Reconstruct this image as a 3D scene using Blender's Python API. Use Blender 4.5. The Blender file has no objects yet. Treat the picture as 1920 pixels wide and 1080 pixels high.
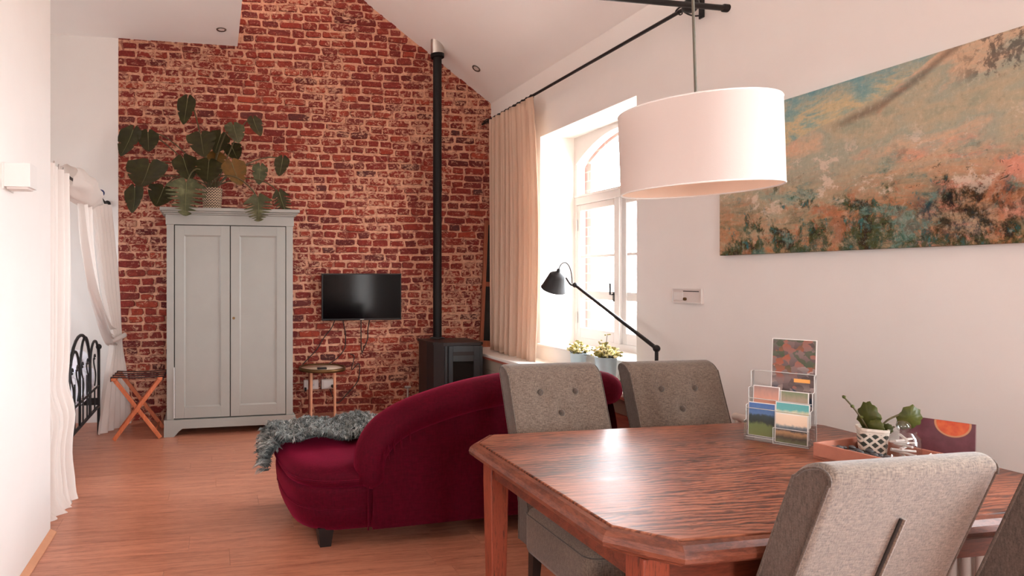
import bpy, bmesh, math, random
from math import pi, sin, cos, radians as R
from mathutils import Vector as V, Matrix

rng = random.Random(7)
scene = bpy.context.scene
COL = scene.collection

# ------------------------------------------------------------------ camera, sky, exposure
cam_data = bpy.data.cameras.new('camera')
cam = bpy.data.objects.new('camera', cam_data)
COL.objects.link(cam)
cam.location = (0, 0, 1.38)
cam.rotation_euler = (R(90), 0, -R(10.467))
cam_data.sensor_width = 36
cam_data.lens = 1180 / 1920 * 36
cam_data.shift_x = 340 / 1920
cam_data.shift_y = -20 / 1920
cam_data.clip_start = 0.05
scene.camera = cam

scene.view_settings.view_transform = 'Standard'
scene.view_settings.look = 'None'
scene.view_settings.gamma = 1
scene.view_settings.use_curve_mapping = False
scene.view_settings.exposure = 0.0
SKY = 34.5

scene.cycles.diffuse_bounces = 8
scene.cycles.max_bounces = 14
scene.cycles.transparent_max_bounces = 16
world = bpy.data.worlds.new('world')
scene.world = world
world.use_nodes = True
wn = world.node_tree.nodes
wl = world.node_tree.links
bg = wn['Background']
tc = wn.new('ShaderNodeTexCoord')
sep = wn.new('ShaderNodeSeparateXYZ')
ramp = wn.new('ShaderNodeValToRGB')
mr = wn.new('ShaderNodeMapRange')
mr.inputs['From Min'].default_value = -1
mr.inputs['From Max'].default_value = 1
wl.new(tc.outputs['Generated'], sep.inputs[0])
wl.new(sep.outputs['Z'], mr.inputs['Value'])
wl.new(mr.outputs[0], ramp.inputs['Fac'])
ramp.color_ramp.elements[0].position = 0.44
ramp.color_ramp.elements[0].color = (0.34, 0.32, 0.30, 1)
ramp.color_ramp.elements[1].position = 0.52
ramp.color_ramp.elements[1].color = (0.92, 0.98, 1.03, 1)
wl.new(ramp.outputs['Color'], bg.inputs['Color'])
bg.inputs['Strength'].default_value = SKY


def portal(name, loc, rot, w, h):
    l = bpy.data.lights.new(name, 'AREA')
    l.shape = 'RECTANGLE'
    l.size, l.size_y = w, h
    l.cycles.is_portal = True
    o = bpy.data.objects.new(name, l)
    o.location, o.rotation_euler = loc, rot
    COL.objects.link(o)


XW, YB = 2.9, 6.294          # right wall plane, back wall plane
W1 = (3.93, 5.26, 0.78, 2.655)     # the visible window niche: y0, y1, z0, z1
W2 = (-0.45, 0.88, 0.78, 2.655)      # a second window in the right wall, behind the camera
W3 = (0.0, 0.9, 0.9, 2.4)        # window in the rear wall: x0, x1, z0, z1
portal('daylight_portal', (3.34, 4.595, 1.72), (0, R(90), 0), 1.9, 1.35)
portal('daylight_portal', (3.34, (W2[0]+W2[1])/2, 1.72), (0, R(90), 0), 1.9, W2[1]-W2[0])
W4 = (4.55, 5.15, 1.5, 2.2)          # unseen opening added in the alcove's outer wall to brighten alcove and soffit
portal('daylight_portal', (-3.42, 4.85, 1.85), (0, R(-90), 0), 0.7, 0.6)
portal('daylight_portal', ((W3[0]+W3[1])/2, -2.95, 1.70), (R(90), 0, 0), W3[1]-W3[0], 1.6)


# ------------------------------------------------------------------ materials
def S(r, g, b):
    f = lambda c: (c/255/12.92) if c <= 10 else ((c/255+0.055)/1.055)**2.4
    return (f(r), f(g), f(b), 1)


class NT:
    def __init__(s, name):
        s.m = bpy.data.materials.new(name)
        s.m.use_nodes = True
        s.t = s.m.node_tree
        s.p = s.t.nodes['Principled BSDF']
        s.out = s.t.nodes['Material Output']

    def n(s, typ, **kw):
        x = s.t.nodes.new('ShaderNode' + typ)
        for k, v in kw.items():
            setattr(x, k, v)
        return x

    def l(s, a, b):
        s.t.links.new(a, b)

    def setv(s, sock, v):
        if isinstance(v, bpy.types.NodeSocket):
            s.l(v, sock)
        else:
            sock.default_value = v

    def coord(s, kind='Object', scale=(1, 1, 1), rand=0.0, rot=(0, 0, 0)):
        mp = s.n('Mapping')
        mp.inputs['Scale'].default_value = scale
        mp.inputs['Rotation'].default_value = rot
        if kind == 'World':
            g = s.n('NewGeometry')
            s.l(g.outputs['Position'], mp.inputs['Vector'])
        else:
            t = s.n('TexCoord')
            s.l(t.outputs[kind], mp.inputs['Vector'])
        if rand:
            oi = s.n('ObjectInfo')
            mu = s.math('MULTIPLY', oi.outputs['Random'], rand)
            cb = s.n('CombineXYZ')
            s.l(mu, cb.inputs[0]); s.l(mu, cb.inputs[1]); s.l(mu, cb.inputs[2])
            s.l(cb.outputs[0], mp.inputs['Location'])
        return mp.outputs[0]

    def noise(s, vec, scale=5, detail=6, rough=0.6, dist=0.0):
        x = s.n('TexNoise')
        s.l(vec, x.inputs['Vector'])
        x.inputs['Scale'].default_value = scale
        x.inputs['Detail'].default_value = detail
        x.inputs['Roughness'].default_value = rough
        x.inputs['Distortion'].default_value = dist
        return x.outputs['Fac']

    def ramp(s, fac, stops, interp='LINEAR'):
        x = s.n('ValToRGB')
        x.color_ramp.interpolation = interp
        e = x.color_ramp.elements
        while len(e) < len(stops):
            e.new(0.5)
        for i, (p, c) in enumerate(stops):
            e[i].position = p
            e[i].color = c if len(c) == 4 else (*c, 1)
        s.l(fac, x.inputs['Fac'])
        return x.outputs['Color']

    def math(s, op, a, b=0.0, c=None, clamp=False):
        x = s.n('Math', operation=op)
        x.use_clamp = clamp
        s.setv(x.inputs[0], a); s.setv(x.inputs[1], b)
        if c is not None:
            s.setv(x.inputs[2], c)
        return x.outputs[0]

    def step(s, v, lo, hi):
        x = s.n('MapRange')
        x.interpolation_type = 'SMOOTHSTEP'
        s.setv(x.inputs['Value'], v)
        s.setv(x.inputs['From Min'], lo); s.setv(x.inputs['From Max'], hi)
        return x.outputs[0]

    def mix(s, fac, a, b, blend='MIX'):
        x = s.n('Mix', data_type='RGBA', blend_type=blend)
        s.setv(x.inputs[0], fac); s.setv(x.inputs[6], a); s.setv(x.inputs[7], b)
        return x.outputs[2]

    def bump(s, h, strength=0.3, dist=0.01):
        x = s.n('Bump')
        x.inputs['Strength'].default_value = strength
        x.inputs['Distance'].default_value = dist
        s.l(h, x.inputs['Height'])
        s.l(x.outputs[0], s.p.inputs['Normal'])

    def base(s, v):
        s.setv(s.p.inputs['Base Color'], v)

    def rough(s, v):
        s.setv(s.p.inputs['Roughness'], v)


def plain(name, c, rough=0.6, metal=0.0, var=0.06, scale=8, bump=0.0, bscale=60, spec=None):
    t = NT(name)
    v = t.coord('Object')
    f = t.noise(v, scale, 5)
    lo = tuple(x*(1-var) for x in c[:3]); hi = tuple(min(1, x*(1+var)) for x in c[:3])
    t.base(t.ramp(f, [(0.3, lo), (0.7, hi)]))
    t.rough(rough)
    t.p.inputs['Metallic'].default_value = metal
    if spec is not None:
        t.p.inputs['Specular IOR Level'].default_value = spec
    if bump:
        t.bump(t.noise(v, bscale, 4), bump, 0.004)
    return t.m


def wood(name, stops, scale=(1, 14, 14), nscale=2.2, dist=1.2, rough=0.4, rand=0.0, fine=0.35, rough_var=0.0, tone=0.0):
    t = NT(name)
    v = t.coord('Object', scale, rand)
    f1 = t.noise(v, nscale, 7, 0.62, dist)
    f2 = t.noise(v, nscale*7, 4, 0.7, 0.3)
    f = t.math('ADD', t.math('MULTIPLY', f1, 1-fine), t.math('MULTIPLY', f2, fine))
    c = t.ramp(f, stops)
    if tone:
        oi = t.n('ObjectInfo')
        k = t.math('ADD', t.math('MULTIPLY', oi.outputs['Random'], tone), 1-tone/2)
        hs = t.n('HueSaturation')
        t.l(k, hs.inputs['Value']); t.l(c, hs.inputs['Color'])
        c = hs.outputs[0]
    t.base(c)
    if rough_var:
        t.rough(t.math('ADD', t.math('MULTIPLY', f2, rough_var), rough-rough_var/2))
    else:
        t.rough(rough)
    t.bump(f, 0.12, 0.003)
    return t.m


def fabric(name, c1, c2, scale=260, rough=0.9, sheen=0.3, bump=0.4, blot=0.12):
    t = NT(name)
    v = t.coord('Object')
    vx = t.coord('Object', (0.18, 1, 1)); vz = t.coord('Object', (1, 1, 0.18))
    f = t.math('ADD', t.math('MULTIPLY', t.noise(vx, scale, 3), 0.5), t.math('MULTIPLY', t.noise(vz, scale, 3), 0.5))
    c = t.ramp(f, [(0.36, c1), (0.64, c2)])
    b = t.noise(v, 4, 4)
    c = t.mix(t.math('MULTIPLY', t.step(b, 0.35, 0.7), blot), c, c1)
    t.base(c); t.rough(rough)
    t.p.inputs['Sheen Weight'].default_value = sheen
    t.p.inputs['Specular IOR Level'].default_value = 0.2
    t.bump(f, bump, 0.002)
    return t.m


def sheer(name, c, trans=0.45, glow=0.4):
    t = NT(name)
    d = t.n('BsdfDiffuse'); d.inputs['Color'].default_value = c
    tl = t.n('BsdfTranslucent'); tl.inputs['Color'].default_value = c
    m1 = t.n('MixShader'); m1.inputs[0].default_value = trans
    t.l(d.outputs[0], m1.inputs[1]); t.l(tl.outputs[0], m1.inputs[2])
    f = t.noise(t.coord('Object'), 300, 3)
    bp = t.n('Bump'); bp.inputs['Strength'].default_value = 0.2; bp.inputs['Distance'].default_value = 0.002
    t.l(f, bp.inputs['Height'])
    t.l(bp.outputs[0], d.inputs['Normal'])
    t.l(m1.outputs[0], t.out.inputs['Surface'])
    return t.m


def clear(name, tint=(1, 1, 1, 1), ior=1.45, rough=0.02, edge=0.0):
    t = NT(name)
    tr = t.n('BsdfTransparent'); tr.inputs['Color'].default_value = tint
    gl = t.n('BsdfGlossy'); gl.inputs['Roughness'].default_value = rough
    lw = t.n('LayerWeight'); lw.inputs['Blend'].default_value = 0.5
    mx = t.n('MixShader')
    r0 = ((ior-1)/(ior+1))**2
    fac = t.math('ADD', t.math('MULTIPLY', t.math('POWER', lw.outputs['Facing'], 5.0), 1-r0), r0)   # Schlick, same from both sides
    if edge:
        fac = t.math('ADD', fac, edge, clamp=True)
    t.l(fac, mx.inputs[0]); t.l(tr.outputs[0], mx.inputs[1]); t.l(gl.outputs[0], mx.inputs[2])
    t.l(mx.outputs[0], t.out.inputs['Surface'])
    return t.m


def brick_mat():
    t = NT('old_red_brick')
    oi = t.n('ObjectInfo'); g = t.n('NewGeometry')
    r = t.math('FRACT', t.math('ADD', oi.outputs['Random'], t.math('MULTIPLY', g.outputs['Random Per Island'], 7.31)))
    w = t.coord('World')
    n1 = t.noise(w, 22, 6, 0.7)
    big = t.noise(w, 1.4, 3)
    base = t.ramp(r, [(0.0, S(92, 40, 40)), (0.2, S(126, 46, 42)), (0.45, S(146, 56, 44)), (0.68, S(118, 50, 46)), (0.84, S(168, 70, 50)), (0.93, S(128, 48, 40)), (1.0, S(78, 52, 52))])
    base = t.mix(t.math('MULTIPLY', t.step(n1, 0.38, 0.7), 0.55), base, S(96, 38, 34))
    n3 = t.noise(w, 60, 4, 0.6)
    base = t.mix(t.math('MULTIPLY', t.step(n3, 0.5, 0.75), 0.5), base, S(176, 92, 74))
    smear = t.noise(t.coord('World', (1, 1, 1.5)), 19, 8, 0.7, 1.2)
    th = t.math('ADD', 0.468, t.math('MULTIPLY', t.step(big, 0.35, 0.65), 0.10))
    msk = t.step(smear, th, t.math('ADD', th, 0.07))
    mort = t.ramp(t.noise(w, 40, 5), [(0.3, S(194, 142, 114)), (0.7, S(224, 178, 152))])
    t.base(t.mix(t.math('MULTIPLY', msk, 0.85), base, mort))
    t.rough(0.9)
    t.p.inputs['Specular IOR Level'].default_value = 0.2
    t.bump(t.math('ADD', n1, t.math('MULTIPLY', msk, 0.5)), 0.55, 0.008)
    return t.m


def mortar_mat():
    t = NT('lime_mortar')
    w = t.coord('World')
    n = t.noise(w, 30, 6, 0.7)
    c = t.ramp(n, [(0.3, S(190, 132, 104)), (0.55, S(218, 166, 138)), (0.75, S(228, 186, 160))])
    d = t.noise(w, 11, 5, 0.6, 0.5)
    c = t.mix(t.math('MULTIPLY', t.step(d, 0.54, 0.62), 0.75), c, S(132, 62, 52))
    t.base(c); t.rough(0.95)
    t.bump(n, 0.6, 0.01)
    return t.m


def painting_mat():
    # local canvas coordinates: Generated y runs from the far end (0) to the near end (1), z up
    t = NT('abstract_landscape_paint')
    tcn = t.n('TexCoord')
    sp = t.n('SeparateXYZ'); t.l(tcn.outputs['Object'], sp.inputs[0])
    s = t.math('MULTIPLY', sp.outputs['Y'], -1.0)      # metres from the far edge
    h = sp.outputs['Z']                                # metres above the lower edge
    v = t.coord('Object')
    vs = t.coord('Object', (1, 0.55, 1.5), rot=(R(-12), 0, 0))
    A = t.noise(vs, 2.8, 8, 0.62, 0.25)
    B = t.noise(vs, 6.0, 9, 0.68, 0.3)
    Cn = t.noise(v, 8, 10, 0.72, 0.25)
    D = t.noise(t.coord('Object', (1, 1.2, 0.9)), 15, 9, 0.74, 0.3)
    E_ = t.noise(v, 4.2, 5, 0.6, 0.3)
    col = t.ramp(A, [(0.30, S(134, 146, 132)), (0.42, S(172, 160, 136)), (0.50, S(156, 158, 142)), (0.58, S(192, 164, 138)), (0.70, S(146, 158, 148))])
    col = t.mix(t.math('MULTIPLY', t.step(B, 0.54, 0.68), 0.6), col, S(200, 150, 124))
    col = t.mix(t.math('MULTIPLY', t.step(Cn, 0.54, 0.66), 0.5), col, S(142, 152, 138))
    # lower half: warm earth with dark green and blue clumps
    low = t.math('SUBTRACT', 1.0, t.step(h, 0.16, 0.46))
    earth = t.ramp(B, [(0.32, S(72, 84, 66)), (0.41, S(132, 108, 80)), (0.47, S(172, 120, 88)), (0.53, S(150, 130, 104)), (0.6, S(108, 104, 84)), (0.7, S(190, 150, 126))])
    col = t.mix(t.math('MULTIPLY', low, t.step(A, 0.3, 0.55)), col, earth)
    pink = t.math('MULTIPLY', t.step(t.math('ADD', t.math('MULTIPLY', s, 0.20), t.math('MULTIPLY', B, 0.6)), 0.54, 0.64), t.math('SUBTRACT', 1.0, t.step(h, 0.28, 0.50)))
    col = t.mix(t.math('MULTIPLY', pink, 0.7), col, S(214, 140, 122))
    # clumps: threshold falls toward the lower edge
    thr = t.math('ADD', 0.44, t.math('MULTIPLY', h, 0.36))
    mk = t.math('MULTIPLY', t.step(t.math('ADD', t.math('MULTIPLY', E_, 0.5), t.math('MULTIPLY', D, 0.5)), thr, t.math('ADD', thr, 0.07)), t.step(Cn, 0.36, 0.5))
    dark = t.ramp(Cn, [(0.3, S(38, 66, 62)), (0.45, S(44, 78, 76)), (0.52, S(70, 82, 58)), (0.58, S(36, 34, 32)), (0.68, S(96, 122, 116))])
    col = t.mix(t.math('MULTIPLY', mk, 0.9), col, dark)
    teal = t.math('MULTIPLY', t.step(D, 0.57, 0.64), t.math('SUBTRACT', 1.0, t.step(h, 0.20, 0.42)))
    col = t.mix(t.math('MULTIPLY', teal, 0.75), col, S(62, 118, 122))
    # dark pool at lower right
    dx = t.math('SUBTRACT', s, 1.22); dz = t.math('SUBTRACT', h, 0.14)
    rr = t.math('ADD', t.math('MULTIPLY', t.math('MULTIPLY', dx, dx), 16.0), t.math('MULTIPLY', t.math('MULTIPLY', dz, dz), 50.0))
    pool = t.math('MULTIPLY', t.math('SUBTRACT', 1.0, t.step(rr, 0.2, 1.2)), t.step(D, 0.38, 0.56))
    col = t.mix(t.math('MULTIPLY', pool, 0.85), col, t.ramp(Cn, [(0.4, S(34, 58, 72)), (0.5, S(58, 50, 42)), (0.62, S(26, 30, 34))]))
    lite = t.math('MULTIPLY', t.step(t.noise(t.coord('Object', (1, 1, 1.3)), 5.2, 10, 0.74, 0.2), 0.545, 0.60), t.math('MULTIPLY', t.step(h, 0.12, 0.28), t.math('SUBTRACT', 1.0, t.step(h, 0.42, 0.56))))
    col = t.mix(t.math('MULTIPLY', lite, 0.7), col, S(206, 190, 174))
    tq = t.math('MULTIPLY', t.step(t.noise(t.coord('Object', (1, 0.8, 1.2)), 4.4, 9, 0.72, 0.3), 0.55, 0.62), t.math('SUBTRACT', 1.0, t.step(h, 0.30, 0.52)))
    col = t.mix(t.math('MULTIPLY', tq, 0.7), col, t.ramp(D, [(0.42, S(54, 92, 92)), (0.52, S(112, 146, 138)), (0.6, S(72, 98, 84))]))
    rust = t.math('MULTIPLY', t.step(t.noise(t.coord('Object', (1, 1, .9)), 5.0, 9, 0.72, 0.3), 0.56, 0.62), t.math('SUBTRACT', 1.0, t.step(h, 0.22, 0.40)))
    col = t.mix(t.math('MULTIPLY', rust, 0.65), col, S(168, 110, 84))
    # twig marks
    tw = t.math('MULTIPLY', t.step(t.noise(t.coord('Object', (1, 1, 1.6)), 24, 5, 0.7, 1.5), 0.60, 0.64), t.math('MULTIPLY', t.step(A, 0.46, 0.58), t.math('SUBTRACT', 1.0, t.step(h, 0.34, 0.44))))
    col = t.mix(t.math('MULTIPLY', tw, 0.8), col, S(60, 62, 56))
    # sky over the hill: the ridge rises to the right
    ridge = t.ramp(t.math('DIVIDE', s, 2.0), [(0.0, (.52,)*3), (0.21, (.55,)*3), (0.34, (.61,)*3), (0.44, (.655,)*3), (0.53, (.74,)*3), (0.62, (.86,)*3), (1.0, (1,)*3)])
    hr = t.math('SUBTRACT', t.math('ADD', h, t.math('MULTIPLY', t.math('SUBTRACT', B, 0.5), 0.05)), ridge)
    sky = t.ramp(B, [(0.34, S(104, 144, 148)), (0.46, S(140, 160, 150)), (0.55, S(190, 172, 136)), (0.66, S(122, 152, 150))])
    sky = t.mix(t.math('MULTIPLY', t.step(h, 0.68, 0.78), 0.5), sky, S(96, 140, 150))
    col = t.mix(t.step(hr, 0.0, 0.012), col, sky)
    rim = t.math('MULTIPLY', t.math('SUBTRACT', 1.0, t.step(t.math('ABSOLUTE', t.math('ADD', hr, 0.03)), 0.0, 0.035)), t.step(s, 0.62, 0.8))
    col = t.mix(t.math('MULTIPLY', rim, 0.6), col, S(96, 84, 78))
    top = t.math('MULTIPLY', t.step(s, 1.12, 1.3), t.math('MULTIPLY', t.step(h, 0.6, 0.66), t.step(D, 0.47, 0.55)))
    col = t.mix(t.math('MULTIPLY', top, 0.75), col, S(78, 74, 74))
    fine = t.noise(t.coord('Object', (1, 1.3, .9)), 40, 6, 0.75)
    col = t.mix(t.math('MULTIPLY', t.step(fine, 0.5, 0.7), 0.25), col, S(92, 88, 76))
    col = t.mix(t.math('MULTIPLY', t.math('SUBTRACT', 1.0, t.step(fine, 0.32, 0.48)), 0.22), col, S(222, 208, 190))
    hsv = t.n('HueSaturation'); hsv.inputs['Saturation'].default_value = 0.98; hsv.inputs['Value'].default_value = 1.18
    t.l(col, hsv.inputs['Color'])
    bc = t.n('BrightContrast'); bc.inputs['Contrast'].default_value = 0.10; bc.inputs['Bright'].default_value = 0.0
    t.l(hsv.outputs[0], bc.inputs['Color'])
    t.base(bc.outputs[0]); t.rough(0.75)
    t.bump(D, 0.3, 0.003)
    return t.m


def card(name, bands, n=18, amt=0.25, speck=None, cells=0):
    """printed picture: horizontal colour bands broken up by noise"""
    t = NT(name)
    tcn = t.n('TexCoord')
    sp = t.n('SeparateXYZ'); t.l(tcn.outputs['Generated'], sp.inputs[0])
    nz = t.noise(t.coord('Generated', (1.3, 1, 1)), n*0.4, 5, 0.6, 0.4)
    f = t.math('ADD', sp.outputs['Z'], t.math('MULTIPLY', t.math('SUBTRACT', nz, 0.5), amt))
    if cells:
        vo = t.n('TexVoronoi'); vo.inputs['Scale'].default_value = cells
        wv_ = t.coord('Object')
        nzv = t.n('TexNoise'); t.l(wv_, nzv.inputs['Vector']); nzv.inputs['Scale'].default_value = 40.0
        vm = t.n('VectorMath', operation='MULTIPLY_ADD'); t.l(nzv.outputs['Color'], vm.inputs[0]); vm.inputs[1].default_value = (.03, .03, .03); t.l(wv_, vm.inputs[2])
        t.l(vm.outputs[0], vo.inputs['Vector'])
        sc_ = t.n('SeparateColor'); t.l(vo.outputs['Color'], sc_.inputs[0])
        f = t.math('ADD', t.math('MULTIPLY', sp.outputs['Z'], 0.55), t.math('MULTIPLY', sc_.outputs[0], 0.5))
    c = t.ramp(f, bands)
    if speck:
        m = t.step(t.noise(t.coord('Generated'), n, 5, 0.7, 0.6), 0.54, 0.62)
        c = t.mix(t.math('MULTIPLY', m, 0.8), c, speck)
    t.base(c); t.rough(0.35)
    return t.m


M = {}
M['white_wall'] = plain('white_plaster', S(237, 233, 229), 0.85, var=0.015, scale=3, bump=0.05, bscale=90)
M['right_wall'] = plain('warm_white_plaster', S(237, 233, 229), 0.85, var=0.015, scale=3, bump=0.05, bscale=90)
M['ceiling'] = plain('ceiling_plaster', S(244, 239, 235), 0.9, var=0.012, scale=2)
M['reveal'] = plain('niche_plaster', S(242, 238, 232), 0.8, var=0.01)
M['brick'] = brick_mat()
M['mortar'] = mortar_mat()
M['plank'] = wood('laminate_plank', [(0.30, S(112, 62, 48)), (0.40, S(162, 100, 78)), (0.50, S(188, 124, 98)), (0.60, S(202, 138, 110)), (0.72, S(176, 108, 82))], (0.8, 9, 9), 3.4, 0.9, 0.30, rand=41, fine=0.42, tone=0.14)
M['floor_base'] = plain('floor_gap', S(120, 70, 50), 0.8)
M['pine'] = plain('skirting_wood', S(214, 156, 122), 0.5)
M['table'] = wood('oak_table_top', [(0.30, S(34, 18, 14)), (0.39, S(70, 36, 26)), (0.45, S(120, 64, 44)), (0.53, S(150, 86, 60)), (0.60, S(132, 72, 50)), (0.66, S(84, 46, 34)), (0.74, S(160, 96, 70))], (1.3, 5.5, 5.5), 2.0, 3.2, 0.36, fine=0.42, rough_var=0.16)
def table_mat():
    t = NT('oak_table_grain')
    v = t.coord('Object', (0.35, 1, 1))
    warp = t.noise(t.coord('Object', (1.0, 2.2, 2.2)), 1.6, 4, 0.55)
    wv = t.n('TexWave', wave_type='BANDS', bands_direction='Y')
    t.l(v, wv.inputs['Vector'])
    wv.inputs['Scale'].default_value = 16.0; wv.inputs['Distortion'].default_value = 16.0
    wv.inputs['Detail'].default_value = 4.0; wv.inputs['Detail Scale'].default_value = 0.55; wv.inputs['Detail Roughness'].default_value = 0.62
    streak = t.noise(t.coord('Object', (1.7, 15, 15)), 2.4, 7, 0.68, 1.2)
    blot = t.noise(t.coord('Object', (1.8, 6.5, 6.5)), 2.2, 6, 0.66, 0.8)
    f = t.math('ADD', t.math('MULTIPLY', wv.outputs['Fac'], 0.12), t.math('ADD', t.math('MULTIPLY', streak, 0.48), t.math('MULTIPLY', warp, 0.40)))
    c = t.ramp(f, [(0.32, S(40, 20, 16)), (0.41, S(84, 43, 31)), (0.48, S(132, 74, 52)), (0.56, S(158, 94, 68)), (0.68, S(178, 114, 86))])
    c = t.mix(t.math('MULTIPLY', t.step(streak, 0.55, 0.62), 0.75), c, S(50, 25, 19))
    c = t.mix(t.math('MULTIPLY', t.step(blot, 0.56, 0.66), 0.7), c, S(48, 28, 24))
    t.base(c)
    t.rough(t.math('ADD', t.math('MULTIPLY', streak, 0.22), 0.27))
    t.p.inputs['Specular IOR Level'].default_value = 0.4
    t.bump(f, 0.18, 0.003)
    return t.m
M['table'] = table_mat()
M['table_leg'] = wood('oak_table_frame', [(0.32, S(34, 14, 10)), (0.42, S(84, 36, 24)), (0.50, S(142, 66, 42)), (0.58, S(132, 58, 38)), (0.68, S(58, 26, 18))], (11, 11, 0.8), 3.2, 0.8, 0.42, fine=0.5)
M['moulding'] = wood('oak_moulding', [(0.30, S(50, 26, 20)), (0.45, S(96, 50, 36)), (0.56, S(128, 72, 52)), (0.68, S(112, 66, 52)), (0.78, S(140, 84, 64))], (3, 3, 14), 2.2, 0.6, 0.38, fine=0.4)
M['apron'] = wood('oak_apron', [(0.30, S(44, 19, 13)), (0.45, S(94, 42, 27)), (0.6, S(124, 60, 40)), (0.75, S(70, 31, 21))], (1.2, 9, 9), 3, 0.8, 0.42, fine=0.45)
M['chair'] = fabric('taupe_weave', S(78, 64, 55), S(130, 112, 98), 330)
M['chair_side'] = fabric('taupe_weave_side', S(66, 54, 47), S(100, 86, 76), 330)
M['chair_leg'] = plain('dark_chair_leg', S(40, 30, 26), 0.45)
M['velvet'] = fabric('burgundy_velvet', S(58, 2, 15), S(82, 4, 25), 120, 0.75, 0.6, 0.15, blot=0.25)
M['velvet'].node_tree.nodes['Principled BSDF'].inputs['Sheen Tint'].default_value = S(190, 40, 80)
M['velvet'].node_tree.nodes['Principled BSDF'].inputs['Specular IOR Level'].default_value = 0.08
M['black'] = plain('black_iron', S(34, 30, 30), 0.5, 0.3, bump=0.1)
M['black_wood'] = plain('black_foot', S(26, 22, 22), 0.4)
M['stove'] = plain('stove_steel', S(58, 60, 62), 0.42, 0.4)
M['stove_side'] = plain('stove_dark_side', S(36, 29, 28), 0.4, 0.0, spec=0.35)
M['pipe'] = plain('stove_pipe_black', S(24, 21, 21), 0.55, 0.0, spec=0.25)
M['dark_glass'] = plain('dark_glass', S(16, 12, 11), 0.06, 0, var=0.0)
M['grey_paint'] = plain('grey_cabinet_paint', S(152, 149, 142), 0.5, var=0.025, scale=6, bump=0.06, bscale=70)
M['gap'] = plain('dark_gap', S(40, 34, 30), 0.8)
M['brass'] = plain('old_brass', S(110, 82, 50), 0.4, 0.8)
M['pale_top'] = plain('pale_table_top', S(226, 208, 186), 0.4)
M['steel'] = plain('brushed_steel', S(190, 186, 180), 0.35, 0.85)
M['dark_steel'] = plain('dark_steel', S(120, 112, 104), 0.3, 0.9)
M['white'] = plain('white_lacquer', S(232, 228, 224), 0.4, var=0.01)
M['white_frame'] = plain('window_white_paint', S(206, 200, 197), 0.45, var=0.01)
M['plastic'] = plain('white_plastic', S(222, 212, 206), 0.4, var=0.01)
M['glass'] = clear('window_glass', (0.97, 0.98, 0.98, 1))
M['clear_glass'] = clear('drinking_glass', (0.93, 0.95, 0.95, 1), 1.5, 0.03, 0.06)
M['acrylic'] = clear('clear_acrylic', (0.95, 0.96, 0.96, 1), 1.22, 0.08, 0.0)
M['acrylic_edge'] = plain('acrylic_edge', S(206, 204, 200), 0.2, var=0.05)
M['cord_grey'] = plain('grey_cord', S(96, 92, 80), 0.5)
M['shade'] = sheer('lampshade_linen', S(222, 213, 208), 0.30)
M['shade_in'] = sheer('lampshade_lining', S(244, 222, 204), 0.35)  # peach of light coming through the fabric is put into this colour
M['bed_sheer'] = sheer('white_voile', S(240, 232, 226), 0.4)
M['curtain'] = sheer('beige_linen_curtain', S(222, 194, 172), 0.25)
M['bedding'] = plain('pale_blue_bedding', S(240, 240, 250), 0.85, bump=0.2, bscale=14)
M['bench'] = plain('bench_white', S(236, 234, 228), 0.45, var=0.02)
M['bench_panel'] = plain('bench_grey_panel', S(150, 140, 126), 0.6)
M['bench_wood'] = wood('bench_red_wood', [(0.3, S(120, 58, 44)), (0.55, S(168, 92, 76)), (0.75, S(190, 112, 94))], (8, 1, 8), 2, 0.5, 0.5)
M['orange_wood'] = wood('orange_beech', [(0.3, S(166, 80, 44)), (0.55, S(206, 112, 68)), (0.75, S(222, 134, 88))], (8, 8, 1), 2, 0.4, 0.4)
M['webbing'] = plain('dark_webbing', S(58, 26, 24), 0.8, bump=0.3, bscale=200)
M['leaf'] = None
M['tv'] = plain('tv_bezel', S(20, 18, 18), 0.3)
M['screen'] = plain('tv_screen', S(6, 6, 7), 0.10, 0, var=0, spec=0.25)
M['radiator'] = plain('radiator_enamel', S(206, 192, 182), 0.4)
M['cable'] = plain('cable_black', S(38, 28, 26), 0.5)
M['mirror'] = plain('dark_pane', S(36, 36, 34), 0.15)
M['old_frame'] = wood('old_frame_wood', [(0.3, S(110, 56, 36)), (0.6, S(168, 92, 60)), (0.8, S(150, 76, 48))], (8, 8, 1), 3, 0.4, 0.5)
M['zinc'] = plain('pale_zinc', S(178, 192, 200), 0.35, 0.6)
M['tray'] = wood('terracotta_tray_wood', [(0.3, S(176, 112, 92)), (0.6, S(194, 128, 106)), (0.8, S(204, 140, 118))], (1, 1, 1), 5, 0.3, 0.55)
M['pebble'] = plain('dark_pebbles', S(74, 72, 74), 0.4, var=0.4, scale=14)
M['soil'] = plain('soil', S(58, 38, 30), 0.95, var=0.3)
M['outer_brick'] = None


def leaf_mat(name, c1, c2, c3, gloss=0.35):
    t = NT(name)
    v = t.coord('Object', rand=9)
    n = t.noise(v, 14, 4)
    c = t.ramp(n, [(0.3, c1), (0.55, c2), (0.75, c3)])
    t.base(c); t.rough(gloss)
    t.p.inputs['Specular IOR Level'].default_value = 0.3
    t.bump(t.noise(v, 40, 3), 0.15, 0.004)
    return t.m


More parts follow.
